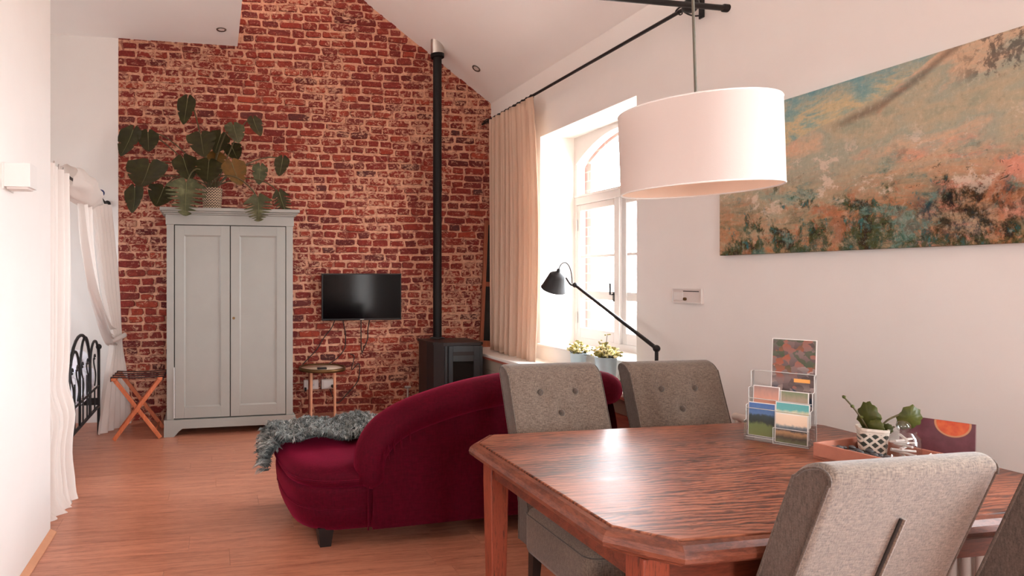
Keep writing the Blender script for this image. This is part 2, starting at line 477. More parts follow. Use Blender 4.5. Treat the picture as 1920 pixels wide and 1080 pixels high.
M['leaf'] = leaf_mat('monstera_green', S(38, 36, 16), S(50, 48, 20), S(64, 62, 30), 0.45)
M['leaf_blue'] = leaf_mat('monstera_silver', S(58, 60, 36), S(78, 80, 52), S(112, 112, 80), 0.34)
M['leaf_brown'] = leaf_mat('monstera_yellowing', S(86, 62, 26), S(112, 78, 34), S(84, 74, 36))
M['rib'] = plain('leaf_rib', S(118, 116, 78), 0.5)
M['stem'] = plain('leaf_stem', S(84, 74, 44), 0.5)
M['succulent'] = leaf_mat('succulent_green', S(62, 68, 28), S(82, 86, 38), S(104, 102, 50))
M['blossom'] = plain('cream_blossom', S(238, 226, 170), 0.7, var=0.15, scale=30)
M['blossom_leaf'] = plain('olive_leaf', S(150, 140, 66), 0.6, var=0.3, scale=30)


# ------------------------------------------------------------------ mesh builder
class MB:
    def __init__(s):
        s.v = []; s.f = []; s.sm = []

    def add(s, vs, fs, smooth=False):
        o = len(s.v)
        s.v += [tuple(x) for x in vs]
        s.f += [tuple(i+o for i in f) for f in fs]
        s.sm += [smooth]*len(fs)
        return s

    def box(s, x0, x1, y0, y1, z0, z1, mat=None):
        vs = [(x, y, z) for z in (z0, z1) for y in (y0, y1) for x in (x0, x1)]
        if mat:
            vs = [mat @ V(v) for v in vs]
        return s.add(vs, [(0, 2, 3, 1), (4, 5, 7, 6), (0, 1, 5, 4), (2, 6, 7, 3), (0, 4, 6, 2), (1, 3, 7, 5)])

    def prism(s, poly, axis, a, b, smooth=False):
        """2-D polygon extruded along axis ('x': poly is (y,z); 'y': (x,z); 'z': (x,y))"""
        def pt(p, t):
            return {'x': (t, p[0], p[1]), 'y': (p[0], t, p[1]), 'z': (p[0], p[1], t)}[axis]
        n = len(poly)
        vs = [pt(p, a) for p in poly] + [pt(p, b) for p in poly]
        fs = [tuple(range(n))[::-1], tuple(range(n, 2*n))]
        s.add(vs, fs)
        s.add(vs, [(i, (i+1) % n, n+(i+1) % n, n+i) for i in range(n)], smooth)
        return s

    def tube(s, pts, r, n=8, caps=True, closed=False):
        pts = [V(p) for p in pts]
        rs = r if isinstance(r, (list, tuple)) else [r]*len(pts)
        rings = []
        up = V((0, 0, 1))
        prev = None
        m = len(pts)
        for i, p in enumerate(pts):
            a = pts[(i-1) % m] if closed or i > 0 else p
            b = pts[(i+1) % m] if closed or i < m-1 else p
            d = (b-a).normalized() if (b-a).length > 1e-9 else V((0, 0, 1))
            if prev is None:
                u = d.cross(up)
                if u.length < 1e-3:
                    u = d.cross(V((1, 0, 0)))
                u.normalize()
            else:
                u = prev - d*prev.dot(d)
                if u.length < 1e-6:
                    u = d.cross(up)
                u.normalize()
            prev = u
            w = d.cross(u)
            rings.append([p + (u*cos(2*pi*k/n) + w*sin(2*pi*k/n))*rs[i] for k in range(n)])
        vs = [q for ring in rings for q in ring]
        fs = []
        for i in range(m if closed else m-1):
            j = (i+1) % m
            for k in range(n):
                fs.append((i*n+k, i*n+(k+1) % n, j*n+(k+1) % n, j*n+k))
        s.add(vs, fs, True)
        if caps and not closed:
            s.add(rings[0], [tuple(range(n))[::-1]])
            s.add(rings[-1], [tuple(range(n))])
        return s

    def lathe(s, prof, n=24, c=(0, 0, 0), smooth=True, close=True, mat=None):
        vs = []
        for r, z in prof:
            for k in range(n):
                vs.append(V((c[0]+r*cos(2*pi*k/n), c[1]+r*sin(2*pi*k/n), c[2]+z)))
        if mat:
            vs = [mat @ v for v in vs]
        fs = []
        for i in range(len(prof)-1):
            for k in range(n):
                fs.append((i*n+k, i*n+(k+1) % n, (i+1)*n+(k+1) % n, (i+1)*n+k))
        s.add(vs, fs, smooth)
        if close:
            if prof[0][0] > 1e-6:
                s.add(vs[:n], [tuple(range(n))[::-1]])
            if prof[-1][0] > 1e-6:
                s.add(vs[-n:], [tuple(range(n))])
        return s

    def ball(s, c, r, n=12, sc=(1, 1, 1)):
        prof = [(sin(pi*i/(n//2+1)), -cos(pi*i/(n//2+1))) for i in range(0, n//2+2)]
        mt = Matrix.Translation(V(c)) @ Matrix.Diagonal((r*sc[0], r*sc[1], r*sc[2], 1))
        return s.lathe([(max(a, 1e-4), b) for a, b in prof], n, mat=mt, close=False)

    def grid(s, fn, nu, nv, smooth=True, closeu=False):
        vs = [fn(i/(nu if closeu else nu-1), j/(nv-1)) for i in range(nu) for j in range(nv)]
        fs = []
        for i in range(nu if closeu else nu-1):
            k = (i+1) % nu
            for j in range(nv-1):
                fs.append((i*nv+j, k*nv+j, k*nv+j+1, i*nv+j+1))
        return s.add(vs, fs, smooth)

    def mesh(s, name):
        me = bpy.data.meshes.new(name)
        me.from_pydata(s.v, [], s.f)
        me.polygons.foreach_set('use_smooth', s.sm)
        me.update()
        return me

    def build(s, name, mat, parent=None, bevel=0.0, seg=2, fix=True, weld=False):
        me = s.mesh(name)
        if fix or weld:
            bm = bmesh.new(); bm.from_mesh(me)
            if weld:
                bmesh.ops.remove_doubles(bm, verts=bm.verts, dist=1e-5)
            bmesh.ops.recalc_face_normals(bm, faces=bm.faces)
            bm.to_mesh(me); bm.free()
        return link(name, me, mat, parent, bevel, seg)


def link(name, me, mat, parent=None, bevel=0.0, seg=2):
    o = bpy.data.objects.new(name, me)
    COL.objects.link(o)
    if mat is not None and not me.materials:
        me.materials.append(M[mat] if isinstance(mat, str) else mat)
    if parent is not None:
        o.parent = parent
    if bevel:
        b = o.modifiers.new('bevel', 'BEVEL')
        b.width, b.segments, b.limit_method = bevel, seg, 'ANGLE'
        b.angle_limit = R(40)
    return o


def thing(name, label, cat, loc=(0, 0, 0), rz=0.0, group=None, ry=0.0):
    o = bpy.data.objects.new(name, None)
    o.empty_display_size = 0.1
    COL.objects.link(o)
    o.location, o.rotation_euler = loc, (0, ry, rz)
    o['label'], o['category'] = label, cat
    if group:
        o['group'] = group
    return o


def tag(o, label, cat, group=None):
    o['label'], o['category'] = label, cat
    if group:
        o['group'] = group
    return o


def struct(o):
    o['kind'] = 'structure'
    return o


def box(name, mat, parent, x0, x1, y0, y1, z0, z1, bevel=0.0, seg=2):
    return MB().box(x0, x1, y0, y1, z0, z1).build(name, mat, parent, bevel, seg)


def bez(p0, p1, p2, p3, n=10):
    p0, p1, p2, p3 = map(V, (p0, p1, p2, p3))
    return [p0*(1-t)**3 + p1*3*t*(1-t)**2 + p2*3*t*t*(1-t) + p3*t**3 for t in [i/n for i in range(n+1)]]


def smoothpath(pts, n=6):
    """Catmull-Rom through the points"""
    P = [V(p) for p in pts]
    P = [P[0]*2-P[1]] + P + [P[-1]*2-P[-2]]
    out = []
    for i in range(1, len(P)-2):
        a, b, c, d = P[i-1:i+3]
        for k in range(n):
            t = k/n
            out.append(0.5*((2*b) + (c-a)*t + (2*a-5*b+4*c-d)*t*t + (3*b-a-3*c+d)*t**3))
    out.append(P[-2])
    return out


# ------------------------------------------------------------------ the room
floor = struct(box('floor', 'floor_base', None, -3.4, 3.3, -2.95, 6.5, -0.14, -0.012))
plank_meshes = []
PW, PL = 0.192, 1.285
for k in range(3):
    b = MB().box(0.0006, PL-0.0006, 0.0006, PW-0.0006, -0.0125, 0)
    plank_meshes.append(b.mesh('plank'))
    plank_meshes[-1].materials.append(M['plank'])
rows = 48
for r in range(rows):
    y = -2.9 + r*PW
    x = -3.35 - rng.uniform(0, PL*0.9)
    while x < 2.9:
        if x + PL > -3.3 and not (y < -1.6 and r % 1 == 0 and False):
            o = link('plank', plank_meshes[r % 3], None, floor)
            o.location = (x, y, 0)
        x += PL

# right wall with two window openings
def wall_with_holes(axis, a, b, lo, hi, z0, z1, holes):
    """axis 'x': wall is a slab x in [a,b]; runs y in [lo,hi]"""
    m = MB()
    def bx(u0, u1, w0, w1):
        if axis == 'x':
            m.box(a, b, u0, u1, w0, w1)
        else:
            m.box(u0, u1, a, b, w0, w1)
    u = lo
    for (h0, h1, w0, w1) in holes:
        bx(u, h0, z0, z1)
        bx(h0, h1, z0, w0)
        bx(h0, h1, w1, z1)
        u = h1
    bx(u, hi, z0, z1)
    return m

wall_right = struct(wall_with_holes('x', XW, XW+0.42, -2.95, 6.6, 0, 3.32, [W2, W1]).build('wall_right', 'right_wall'))
wall_rear = struct(wall_with_holes('y', -2.9, -2.6, -3.4, 3.3, 0, 5.3, [W3]).build('wall_rear', 'white_wall'))
struct(wall_with_holes('x', -3.4, -3.3, 3.0, 6.6, 0, 4.2, [W4]).build('wall_alcove_left', 'white_wall'))
wall_left = struct(box('wall_left', 'white_wall', None, -1.03, -0.87, -2.6, 3.612, 0, 4.9))

struct(box('wall_alcove_front', 'white_wall', None, -3.4, -1.03, 3.3, 3.45, 0, 4.2))
struct(box('wall_alcove_back', 'white_wall', None, -3.3, -0.904, 6.288, 6.5, 0, 4.2))
SL = (5.29-3.23)/2.9
TOPZ = 5.29
ceil = MB()
ceil.prism([(XW+0.42, 3.23-SL*0.42), (0, TOPZ), (0, TOPZ+0.25), (XW+0.42, 3.23-SL*0.42+0.3)], 'y', -2.95, 6.6)
ceil.prism([(0, TOPZ), (-3.4, 4.1), (-3.4, 4.35), (0, TOPZ+0.25)], 'y', -2.95, 6.6)
struct(ceil.build('ceiling', 'ceiling'))
struct(box('ceiling_mezzanine', 'ceiling', None, -3.3, 0.225, 3.45, 6.30, 3.665, 3.95))
# skirting on the partition
struct(MB().prism([(-0.87, 0), (-0.838, 0), (-0.838, 0.006), (-0.87, 0.024)], 'y', -2.6, 3.612).build('baseboard_left', 'pine'))
struct(box('baseboard_right', 'white', None, XW-0.014, XW, -2.6, 3.2, 0, 0.07))

# back wall of bricks: mortar body, single bricks proud of it
wall_back = struct(MB().prism([(-0.904, 0), (3.2, 0), (3.2, 3.1), (0.0, 5.3), (-0.904, 4.9)], 'y', YB, YB+0.3).build('wall_back', 'mortar'))


def brick_mesh(L, Hh, seed, depth):
    r = random.Random(seed)
    n = 12
    pts = []
    for i in range(n):
        a = 2*pi*(i+0.5)/n
        ca, sa = cos(a), sin(a)
        e = 0.30
        x = L/2*math.copysign(abs(ca)**e, ca); z = Hh/2*math.copysign(abs(sa)**e, sa)
        pts.append((x + r.uniform(-.009, .004)*(1 if abs(ca) > .5 else .5), z + r.uniform(-.009, .004)))
    front = [(x*(1-0.006/L*1.6), -depth + r.uniform(-.0015, .0015), z*(1-0.006/Hh*1.6)) for x, z in pts]
    back = [(x, 0.004, z) for x, z in pts]
    m = MB()
    m.add(front, [tuple(range(n))])
    m.add(front + back, [(i, n+i, n+(i+1) % n, (i+1) % n) for i in range(n)])
    return m


COURSE = 0.0775
bricks = []
zi = 0
z = 0.0
rb = random.Random(11)
ncourse = int(4.75/COURSE)
for c in range(ncourse):
    zc = (c+0.5)*COURSE
    x = -0.904 + (0.0 if c % 2 else -0.06)
    header = (c % 2 == 0)
    while x < XW + 0.02:
        L = rb.choice([0.225, 0.21, 0.20, 0.11, 0.115, 0.12, 0.125, 0.16]) if rb.random() < 0.75 else rb.uniform(0.09, 0.24)
        x0, x1 = max(x, -0.902), min(x+L, XW+0.02)
        x += L + rb.uniform(0.010, 0.020)
        if x1-x0 < 0.035:
            continue
        xc = (x0+x1)/2
        top = 3.23 + SL*(XW-xc)
        if zc > top + 0.03 or zc > 4.62:
            continue
        if xc < 0.19 and zc > 3.69:
            continue
        bricks.append((xc, zc + rb.uniform(-.003, .003) + .009*sin(xc*2.1+c*.35)+.006*sin(xc*5.3+c*.9), x1-x0))
# the nearest 300 in full view become single parts
def hidden(b):
    x, z, L = b
    if -0.50 < x < 0.80 and z < 2.08: return True
    if -0.75 < x < 0.85 and 1.95 < z < 3.1: return True
    if 1.0 < x < 1.93 and 0.92 < z < 1.45: return True
    if 2.05 < x < 2.32: return True
    if x > 1.3 and z < 0.35: return True
    if x > 2.72 or x < -0.8: return True
    return False
cand = sorted([b for b in bricks if not hidden(b) and b[2] > 0.1], key=lambda b: (V((b[0], YB, b[1])) - V((0.55, 0, 1.7))).length)
single = set(cand[:300])
lib = {}
rest = MB()
for i, b in enumerate(bricks):
    xc, zc, L = b
    if b in single:
        Lq = round(L/0.02)*0.02
        key = (Lq, rb.randrange(4))
        if key not in lib:
            me = brick_mesh(Lq, 0.066, hash((int(Lq*100), key[1])) & 0xffff, 0.012).mesh('brick')
            me.materials.append(M['brick'])
            lib[key] = me
        o = link('brick', lib[key], None, wall_back)
        o.location = (xc, YB, zc)
        o.scale = (L/Lq, rb.uniform(0.6, 1.3), rb.uniform(0.88, 1.04))
        o.rotation_euler = (0, rb.uniform(-.03, .03), 0)
    else:
        m = brick_mesh(L, 0.066*rb.uniform(.9, 1.05), i*13+5, 0.012*rb.uniform(0.6, 1.3))
        rest.add([(v[0]+xc, v[1]+YB, v[2]+zc) for v in m.v], m.f)
o = rest.build('brickwork', 'brick', wall_back)
o['kind'] = 'stuff'

# ------------------------------------------------------------------ window in the right wall
win = thing('window_1', '', '', (3.235, 4.595, 0))
del win['label']; del win['category']
struct(win)
def wy(y):
    return y - 4.595
f = MB()
f.box(0, 0.075, wy(3.93), wy(3.985), .78, 2.655)
f.box(0, 0.075, wy(5.205), wy(5.26), .78, 2.655)
f.box(0, 0.075, wy(3.985), wy(5.205), .78, .84)
N = 14
arch = []
for i in range(N+1):
    y = 3.985 + (5.205-3.985)*i/N
    q = (y-4.595)/0.61
    arch.append((wy(y), 2.40 + 0.20*(1-q*q)))
for i in range(N):
    f.prism([arch[i], arch[i+1], (arch[i+1][0], 2.655), (arch[i][0], 2.655)], 'x', 0, 0.075)
struct(f.build('window_frame', 'white_frame', win))
ar = MB()
for off, x0 in ((0.028, -0.012),):
    for i in range(N):
        a, b = arch[i], arch[i+1]
        ar.prism([a, b, (b[0], b[1]+off), (a[0], a[1]+off)], 'x', x0, 0)
ar.build('arch_moulding', 'white_frame', win)
box('transom', 'white_frame', win, -0.02, 0.075, wy(3.985), wy(5.205), 2.03, 2.115, 0.006)
box('transom_lip', 'white_frame', win, -0.035, 0.0, wy(3.985), wy(5.205), 2.095, 2.115, 0.004)
box('centre_post', 'white_frame', win, -0.03, 0.05, wy(4.565), wy(4.625), .84, 2.03, 0.008)
box('upper_pane', 'glass', win, 0.035, 0.039, wy(3.985), wy(5.205), 2.115, 2.595)
for y0, y1 in ((3.985, 4.565), (4.625, 5.205)):
    s = MB()
    s.box(0.0, 0.05, wy(y0), wy(y0+.05), .84, 2.03); s.box(0.0, 0.05, wy(y1-.05), wy(y1), .84, 2.03)
    s.box(0.0, 0.05, wy(y0+.05), wy(y1-.05), 1.975, 2.03); s.box(0.0, 0.05, wy(y0+.05), wy(y1-.05), .84, .93)
    sash = s.build('casement', 'white_frame', win, 0.004)
    for zb, hh in ((1.565, .022), (1.225, .07)):
        box('glazing_bar', 'white_frame', sash, 0.008, 0.046, wy(y0+.05), wy(y1-.05), zb-hh/2, zb+hh/2)
    for za, zb in ((.93, 1.19), (1.26, 1.554), (1.576, 1.975)):
        box('pane', 'glass', sash, 0.025, 0.029, wy(y0+.05), wy(y1-.05), za, zb)
hd = MB(); hd.box(-.02, 0, wy(4.64), wy(4.66), 1.18, 1.26); hd.tube([(-.02, wy(4.65), 1.24), (-.05, wy(4.65), 1.24), (-.052, wy(4.65), 1.33)], 0.008, 8)
hd.build('window_handle', 'black', win)
hg = MB()
for zz in (1.02, 1.85):
    hg.tube([(-.008, wy(5.2), zz-.05), (-.008, wy(5.2), zz+.05)], 0.008, 8)
hg.build('hinge', 'steel', win)
struct(box('window_sill', 'white', win, -0.37, 0.0, wy(3.932), wy(5.258), .765, .784, 0.006))
# white lining of the niche (jambs and head)
ln = MB()
ln.box(-0.335, 0, wy(5.255), wy(5.262), .78, 2.66); ln.box(-0.335, 0, wy(3.928), wy(3.935), .78, 2.66); ln.box(-0.335, 0, wy(3.93), wy(5.26), 2.65, 2.658)
struct(ln.build('trim_niche', 'reveal', win))
# outer brick reveal beyond the glass
def outer_brick():
    t = NT('outer_brick')
    bt = t.n('TexBrick')
    t.l(t.coord('World', (1, 1, 1), rot=(0, 0, 0)), bt.inputs['Vector'])
    mp = t.n('Mapping'); g = t.n('NewGeometry')
    sp = t.n('SeparateXYZ'); t.l(g.outputs['Position'], sp.inputs[0])
    cb = t.n('CombineXYZ'); t.l(t.math('ADD', sp.outputs['X'], sp.outputs['Y']), cb.inputs[0]); t.l(sp.outputs['Z'], cb.inputs[1])
    t.l(cb.outputs[0], bt.inputs['Vector'])
    bt.inputs['Scale'].default_value = 3.0
    bt.inputs['Color1'].default_value = S(220, 166, 156); bt.inputs['Color2'].default_value = S(212, 154, 142); bt.inputs['Mortar'].default_value = S(226, 200, 186)
    t.l(bt.outputs['Color'], t.p.inputs['Base Color'])
    t.rough(0.9)
    return t.m
M['outer_brick'] = outer_brick()
ob = MB()
ob.box(0.09, 0.18, wy(5.13), wy(5.262), .7, 2.40); ob.box(0.09, 0.18, wy(3.93), wy(4.06), .7, 2.40)
for i in range(N):
    a, b = arch[i], arch[i+1]
    ob.prism([(a[0], a[1]-.02), (b[0], b[1]-.02), (b[0], b[1]+.30), (a[0], a[1]+.30)], 'x', 0.09, 0.18)
struct(ob.build('outer_reveal', 'outer_brick', win))

# the windows behind the camera
for k, (nm, hole) in enumerate((('window_2', W2), ('window_3', W3))):
    a, b, c, d = hole
    m = MB()
    def q(u0, u1, z0, z1):
        if k == 0: m.box(XW+.30, XW+.36, u0, u1, z0, z1)
        else: m.box(u0, u1, -2.86, -2.80, z0, z1)
    q(a, a+.06, c, d); q(b-.06, b, c, d); q(a, b, c, c+.06); q(a, b, d-.06, d); q((a+b)/2-.03, (a+b)/2+.03, c, d)
    w = struct(m.build(nm, 'white_frame'))

# ------------------------------------------------------------------ long window bench under the window
t = thing('window_bench', 'long low white-topped bench with grey panels running under the window', 'bench', (2.55, 3.25, 0))
box('top', 'bench', t, 0, .348, 0, 3.02, .615, .645, .006)
box('edge_strip', 'bench_wood', t, -.008, .012, 0, 3.02, .600, .618, .003)
for i in range(4):
    box('post', 'bench', t, .02, .07, .02+i*0.98, .07+i*0.98, 0, .60, .004)
for i in range(3):
    y0, y1 = .08+i*.98, .98+i*.98
    box('apron', 'bench_panel', t, .022, .04, y0, y1, .50, .60)
    box('panel', 'bench_wood' if i == 0 else 'bench_panel', t, .03, .045, y0, y1, .02, .495)
# ------------------------------------------------------------------ curtain rod and curtain
t = thing('curtain_rod', 'black iron curtain rod with ball finial, mounted on the white wall above the window', 'curtain rod', (2.79, 3.39, 3.0))
MB().tube([(0, 0, 0), (0, 2.87, 0)], .0125, 10).build('rod', 'black', t)
fn = MB().lathe([(.006, 0), (.014, .012), (.012, .03), (.02, .04), (.042, .075), (.046, .10), (.034, .128), (.008, .145)], 14, mat=Matrix.Rotation(R(90), 4, 'X'))
fn.build('finial', 'black', t)
for yb in (0.03, 2.84):
    bk = MB()
    yw = yb - (.09 if yb < 1 else 0)
    bk.prism([(yw-.018, -.055), (yw+.018, -.055), (yw+.018, .075), (yw-.018, .075)], 'x', .098, .108)
    bk.tube(bez((.1, yw, .05), (.06, yb, .055), (.02, yb, .05), (0, yb, .015), 8), .006, 6)
    bk.tube(bez((.1, yw, -.04), (.07, yb, -.02), (.05, yb, .04), (.03, yb, .02), 8), .005, 6)
    bk.tube([(.03+.016*cos(a), yb, .012+.016*sin(a)) for a in [i*pi/5 for i in range(10)]], .004, 6, closed=True)
    bk.build('bracket', 'black', t)
ringm = MB().tube([(.02*cos(a), 0, .02*sin(a)-.006) for a in [i*pi/6 for i in range(12)]], .0035, 6, closed=True)
rme = ringm.mesh('curtain_ring'); rme.materials.append(M['black'])
for i in range(11):
    o = link('curtain_ring', rme, None, t); o.location = (0, 1.82+i*0.082, 0)


def curtain_sheet(y0t, y1t, y0b, y1b, zt, zb, folds, amp, x0, nu=150, nv=26, seed=1, flare=None):
    r = random.Random(seed)
    ph = [r.uniform(0, 6.28) for _ in range(6)]
    def fn(u, v):
        yt = y0t+(y1t-y0t)*u; yb_ = y0b+(y1b-y0b)*u
        y = yt+(yb_-yt)*v
        z = zt+(zb-zt)*v
        a = amp*(0.6+0.4*v)*(.65+.35*sin(5.1*u+ph[4]))
        ff = 2*pi*folds*u
        w_ = sin(ff + 1.1*sin(ff*.37+ph[0]) + v*.6*sin(3*u+ph[1]))
        x = x0 + a*math.copysign(abs(w_)**.7, w_) + a*.25*sin(ff*2.3+ph[2]+v)
        z += 0.012*sin(ff*.5+ph[3])*v
        if flare:
            dx, dy, dz = flare(u, v); x += dx; y += dy; z += dz
        return (x, y, z)
    return MB().grid(fn, nu, nv)

def curtain_flare(u, v):
    # the window-side edge swings out over the bench
    return (-.05*v*v*(1-u), -.05*math.sin(v*pi)*(1-u)**2, -.03*v*(1-u))
t = thing('curtain', 'floor-length beige linen curtain gathered at the left of the window', 'curtain', (2.77, 5.6, 0.0))
cs = curtain_sheet(-.44, .40, -.56, .36, 2.985, .66, 8.5, .046, -.005, 190, 30, 3, curtain_flare)
o = cs.build('curtain_panel', 'curtain', t, fix=False)
so = o.modifiers.new('solid', 'SOLIDIFY'); so.thickness = .004

# black tie rod across the roof
t = thing('tie_rod', 'black steel tie rod running across under the sloped ceiling from the right wall', 'tie rod', (2.9, 3.14, 2.925))
MB().tube([(0, 0, 0), (-3.77, 0, 0)], .016, 12).build('bar', 'black', t)
MB().lathe([(.022, 0), (.022, .03), (.018, .035)], 14, mat=Matrix.Rotation(R(-90), 4, 'Y')).build('end_collar', 'black', t)

# ------------------------------------------------------------------ painting
t = thing('painting', 'wide unframed abstract landscape canvas in teal, peach and rust on the right wall', 'painting', (2.868, 3.166, 1.505))
me = MB().box(0, .030, -2.0, 0, 0, .783)
o = me.build('canvas', painting_mat(), t, .003)

# wall plate
t = thing('wall_switch', 'slim white wall control panel with a small dial under the painting', 'switch', (2.9, 3.445, 1.265))
MB().box(-.012, 0, -.125, .125, -.047, .047).build('plate', 'plastic', t, .003)
fr = MB()
fr.box(-.018, -.012, -.125, .125, .040, .047); fr.box(-.018, -.012, -.125, .125, -.047, -.040); fr.box(-.018, -.012, -.125, -.118, -.04, .04); fr.box(-.018, -.012, .118, .125, -.04, .04)
fr.build('rim', 'white', t)
box('slot', 'gap', t, -.0135, -.0118, -.10, .03, .026, .031)
MB().lathe([(.010, 0), (.010, .012), (.006, .014)], 12, mat=Matrix.Translation((-.012, .01, -.02)) @ Matrix.Rotation(R(-90), 4, 'Y')).build('dial', 'brass', t)
box('rocker', 'white', t, -.016, -.012, .03, .11, -.03, .02, .002)

# wall light on the partition
t = thing('wall_light', 'white cube wall light on the bright partition wall at the left', 'wall light', (-.87, 2.83, 1.752))
sh = MB(); sh.box(0, .108, 0, .108, .008, .108)
sh.build('housing', 'white', t, .002)
box('diffuser', 'plastic', t, .012, .096, .012, .096, 0, .010, .002)
box('backplate', 'white', t, 0, .006, -.004, .14, -.002, .108)

# ------------------------------------------------------------------ recessed spots
def spot(name, loc, normal, label):
    n = V(normal).normalized()
    t = thing(name, label, 'spotlight', loc, group=None)
    mt = n.to_track_quat('Z', 'Y').to_matrix().to_4x4()
    MB().lathe([(.030, .002), (.042, .008), (.047, .004), (.047, 0)], 20, mat=mt).build('trim_ring', 'dark_steel', t)
    MB().lathe([(.001, .004), (.020, .006), (.030, .003)], 16, mat=mt, close=False).build('bulb', 'plastic', t)
spot('recessed_spotlight', (2.569, 5.909, 3.23+SL*(XW-2.569)-.001), (-SL, 0, -1), 'small steel recessed spotlight in the sloped ceiling right of the stove pipe')
spot('recessed_spotlight', (.063, 5.885, 3.664), (0, 0, -1), 'small steel recessed spotlight in the flat lowered ceiling at upper left')

# ------------------------------------------------------------------ pendant lamp
t = thing('pendant_lamp', 'large white drum pendant lampshade hanging over the dining table', 'lamp', (1.512, 1.752, 1.658), 0, ry=R(-2.2))
RS, HS = .226, .256
MB().lathe([(RS, 0), (RS, HS)], 72, close=False).build('lamp_shade', 'shade', t)
MB().lathe([(RS-.003, .001), (RS-.003, HS-.001)], 72, close=False).build('lining', 'shade_in', t)
for zz in (0, HS):
    MB().tube([((RS-.0015)*cos(a), (RS-.0015)*sin(a), zz) for a in [2*pi*i/64 for i in range(64)]], .0028, 6, closed=True).build('rim', 'white', t)
sp = MB()
for a in (0.4, 0.4+2*pi/3, 0.4+4*pi/3):
    sp.tube([(0, 0, HS-.05), ((RS-.004)*cos(a), (RS-.004)*sin(a), HS-.02)], .002, 6)
sp.build('spider', 'steel', t)
MB().lathe([(.018, HS-.10), (.022, HS-.08), (.022, HS-.04), (.006, HS-.02)], 14).build('lamp_holder', 'white', t)
MB().lathe([(.002, HS-.17), (.02, HS-.165), (.026, HS-.14), (.020, HS-.115), (.014, HS-.10)], 16).build('bulb', 'plastic', t)
MB().tube([(0, 0, HS-.03), (.005, 0, 1.2), (.09, 0, 2.55)], .0042, 8).build('cord', 'cord_grey', t)

# ------------------------------------------------------------------ television and cables
t = thing('television', 'flat black television hanging on the brick wall', 'television', (1.466, 6.2, 1.183))
box('housing', 'tv', t, -.412, .412, -.012, .03, -.236, .236, .004)
box('screen', 'screen', t, -.402, .402, -.0135, -.0115, -.218, .226)
box('logo_plate', 'steel', t, -.02, .02, -.0145, -.012, -.231, -.224)
box('wall_bracket', 'black', t, -.12, .12, .03, .085, -.10, .10)
cab_lab = ['thin black cable hanging from the left of the television to the side table',
           'thin black cable looping from the television to the right of the side table',
           'straight thin black cable dropping from the middle of the television',
           'short black cable curling beside the straight cable under the television',
           'thin black cable running down the bricks to the wall socket']
paths = [
    [(1.20, 6.25, .95), (1.16, 6.262, .86), (1.08, 6.262, .76), (1.02, 6.262, .66), (.92, 6.25, .56), (.86, 6.2, .512)],
    [(1.28, 6.25, .95), (1.31, 6.262, .80), (1.30, 6.262, .66), (1.22, 6.255, .56), (1.13, 6.22, .512)],
    [(1.47, 6.25, .95), (1.472, 6.262, .80), (1.475, 6.263, .66), (1.48, 6.263, .62)],
    [(1.56, 6.25, .95), (1.545, 6.262, .86), (1.54, 6.262, .75), (1.50, 6.262, .65), (1.478, 6.262, .60)],
    [(1.36, 6.262, .60), (1.40, 6.262, .57), (1.375, 6.262, .44), (1.45, 6.262, .50), (1.44, 6.262, .33), (1.33, 6.262, .20), (1.22, 6.262, .11), (1.14, 6.262, .27)],
]
for lab, p in zip(cab_lab, paths):
    tag(MB().tube(smoothpath(p, 6), .0052, 6).build('cable', 'cable'), lab, 'cable')

# wall sockets
for x, lab in ((.955, 'left white double wall socket low on the brick wall behind the side table'), (1.135, 'right white wall socket with black plugs behind the side table')):
    t = thing('wall_socket', lab, 'socket', (x, 6.278, .30))
    box('plate', 'plastic', t, -.075, .075, -.038, 0, -.045, .05, .005)
    box('face', 'white', t, -.055, .055, -.042, -.037, -.034, .038, .004)
    if x > 1:
        for dx in (.035, .062):
            MB().lathe([(.016, 0), (.016, .03), (.01, .04)], 10, mat=Matrix.Translation((dx, -.04, -.015)) @ Matrix.Rotation(R(90), 4, 'X')).build('plug', 'tv', t)
    else:
        box('plug', 'tv', t, -.07, -.05, -.06, -.036, -.06, -.02, .004)
        box('printed_mark', 'zinc', t, .0, .03, -.0428, -.0418, -.004, .006)

# round side table
t = thing('side_table', 'small round pale side table with four thin legs by the brick wall', 'table', (1.02, 5.97, 0))
MB().lathe([(.001, .492), (.205, .492), (.205, .510), (.001, .510)], 36).build('table_top', 'pale_top', t)
MB().lathe([(.205, .508), (.212, .522), (.226, .522), (.226, .490), (.214, .488)], 36, close=False).build('rim', 'brass', t)
for i, a in enumerate((0.6, 2.2, 3.9, 5.3)):
    ca, sa = cos(a), sin(a)
    MB().tube([(.17*ca, .17*sa, .492), (.175*ca, .175*sa, 0)], [.014, .011], 8).build('leg', 'pine' if sa < 0 else 'bench_wood', t)
tag(MB().box(-.045, .045, -.02, .02, 0, .018).build('remote_control', 'tv', None, .004), 'small black remote control lying on the round side table', 'remote control')
bpy.data.objects['remote_control'].location = (1.0, 5.87, .5105)

# small valve pipe by the stove
t = thing('gas_valve', 'short grey pipe with a tee cap standing by the brick wall left of the stove', 'valve', (1.935, 6.16, 0))
MB().tube([(0, 0, 0), (0, 0, .26)], .011, 10).build('pipe', 'steel', t)
MB().tube([(-.032, 0, .262), (.032, 0, .262)], .014, 10).build('cap', 'steel', t)

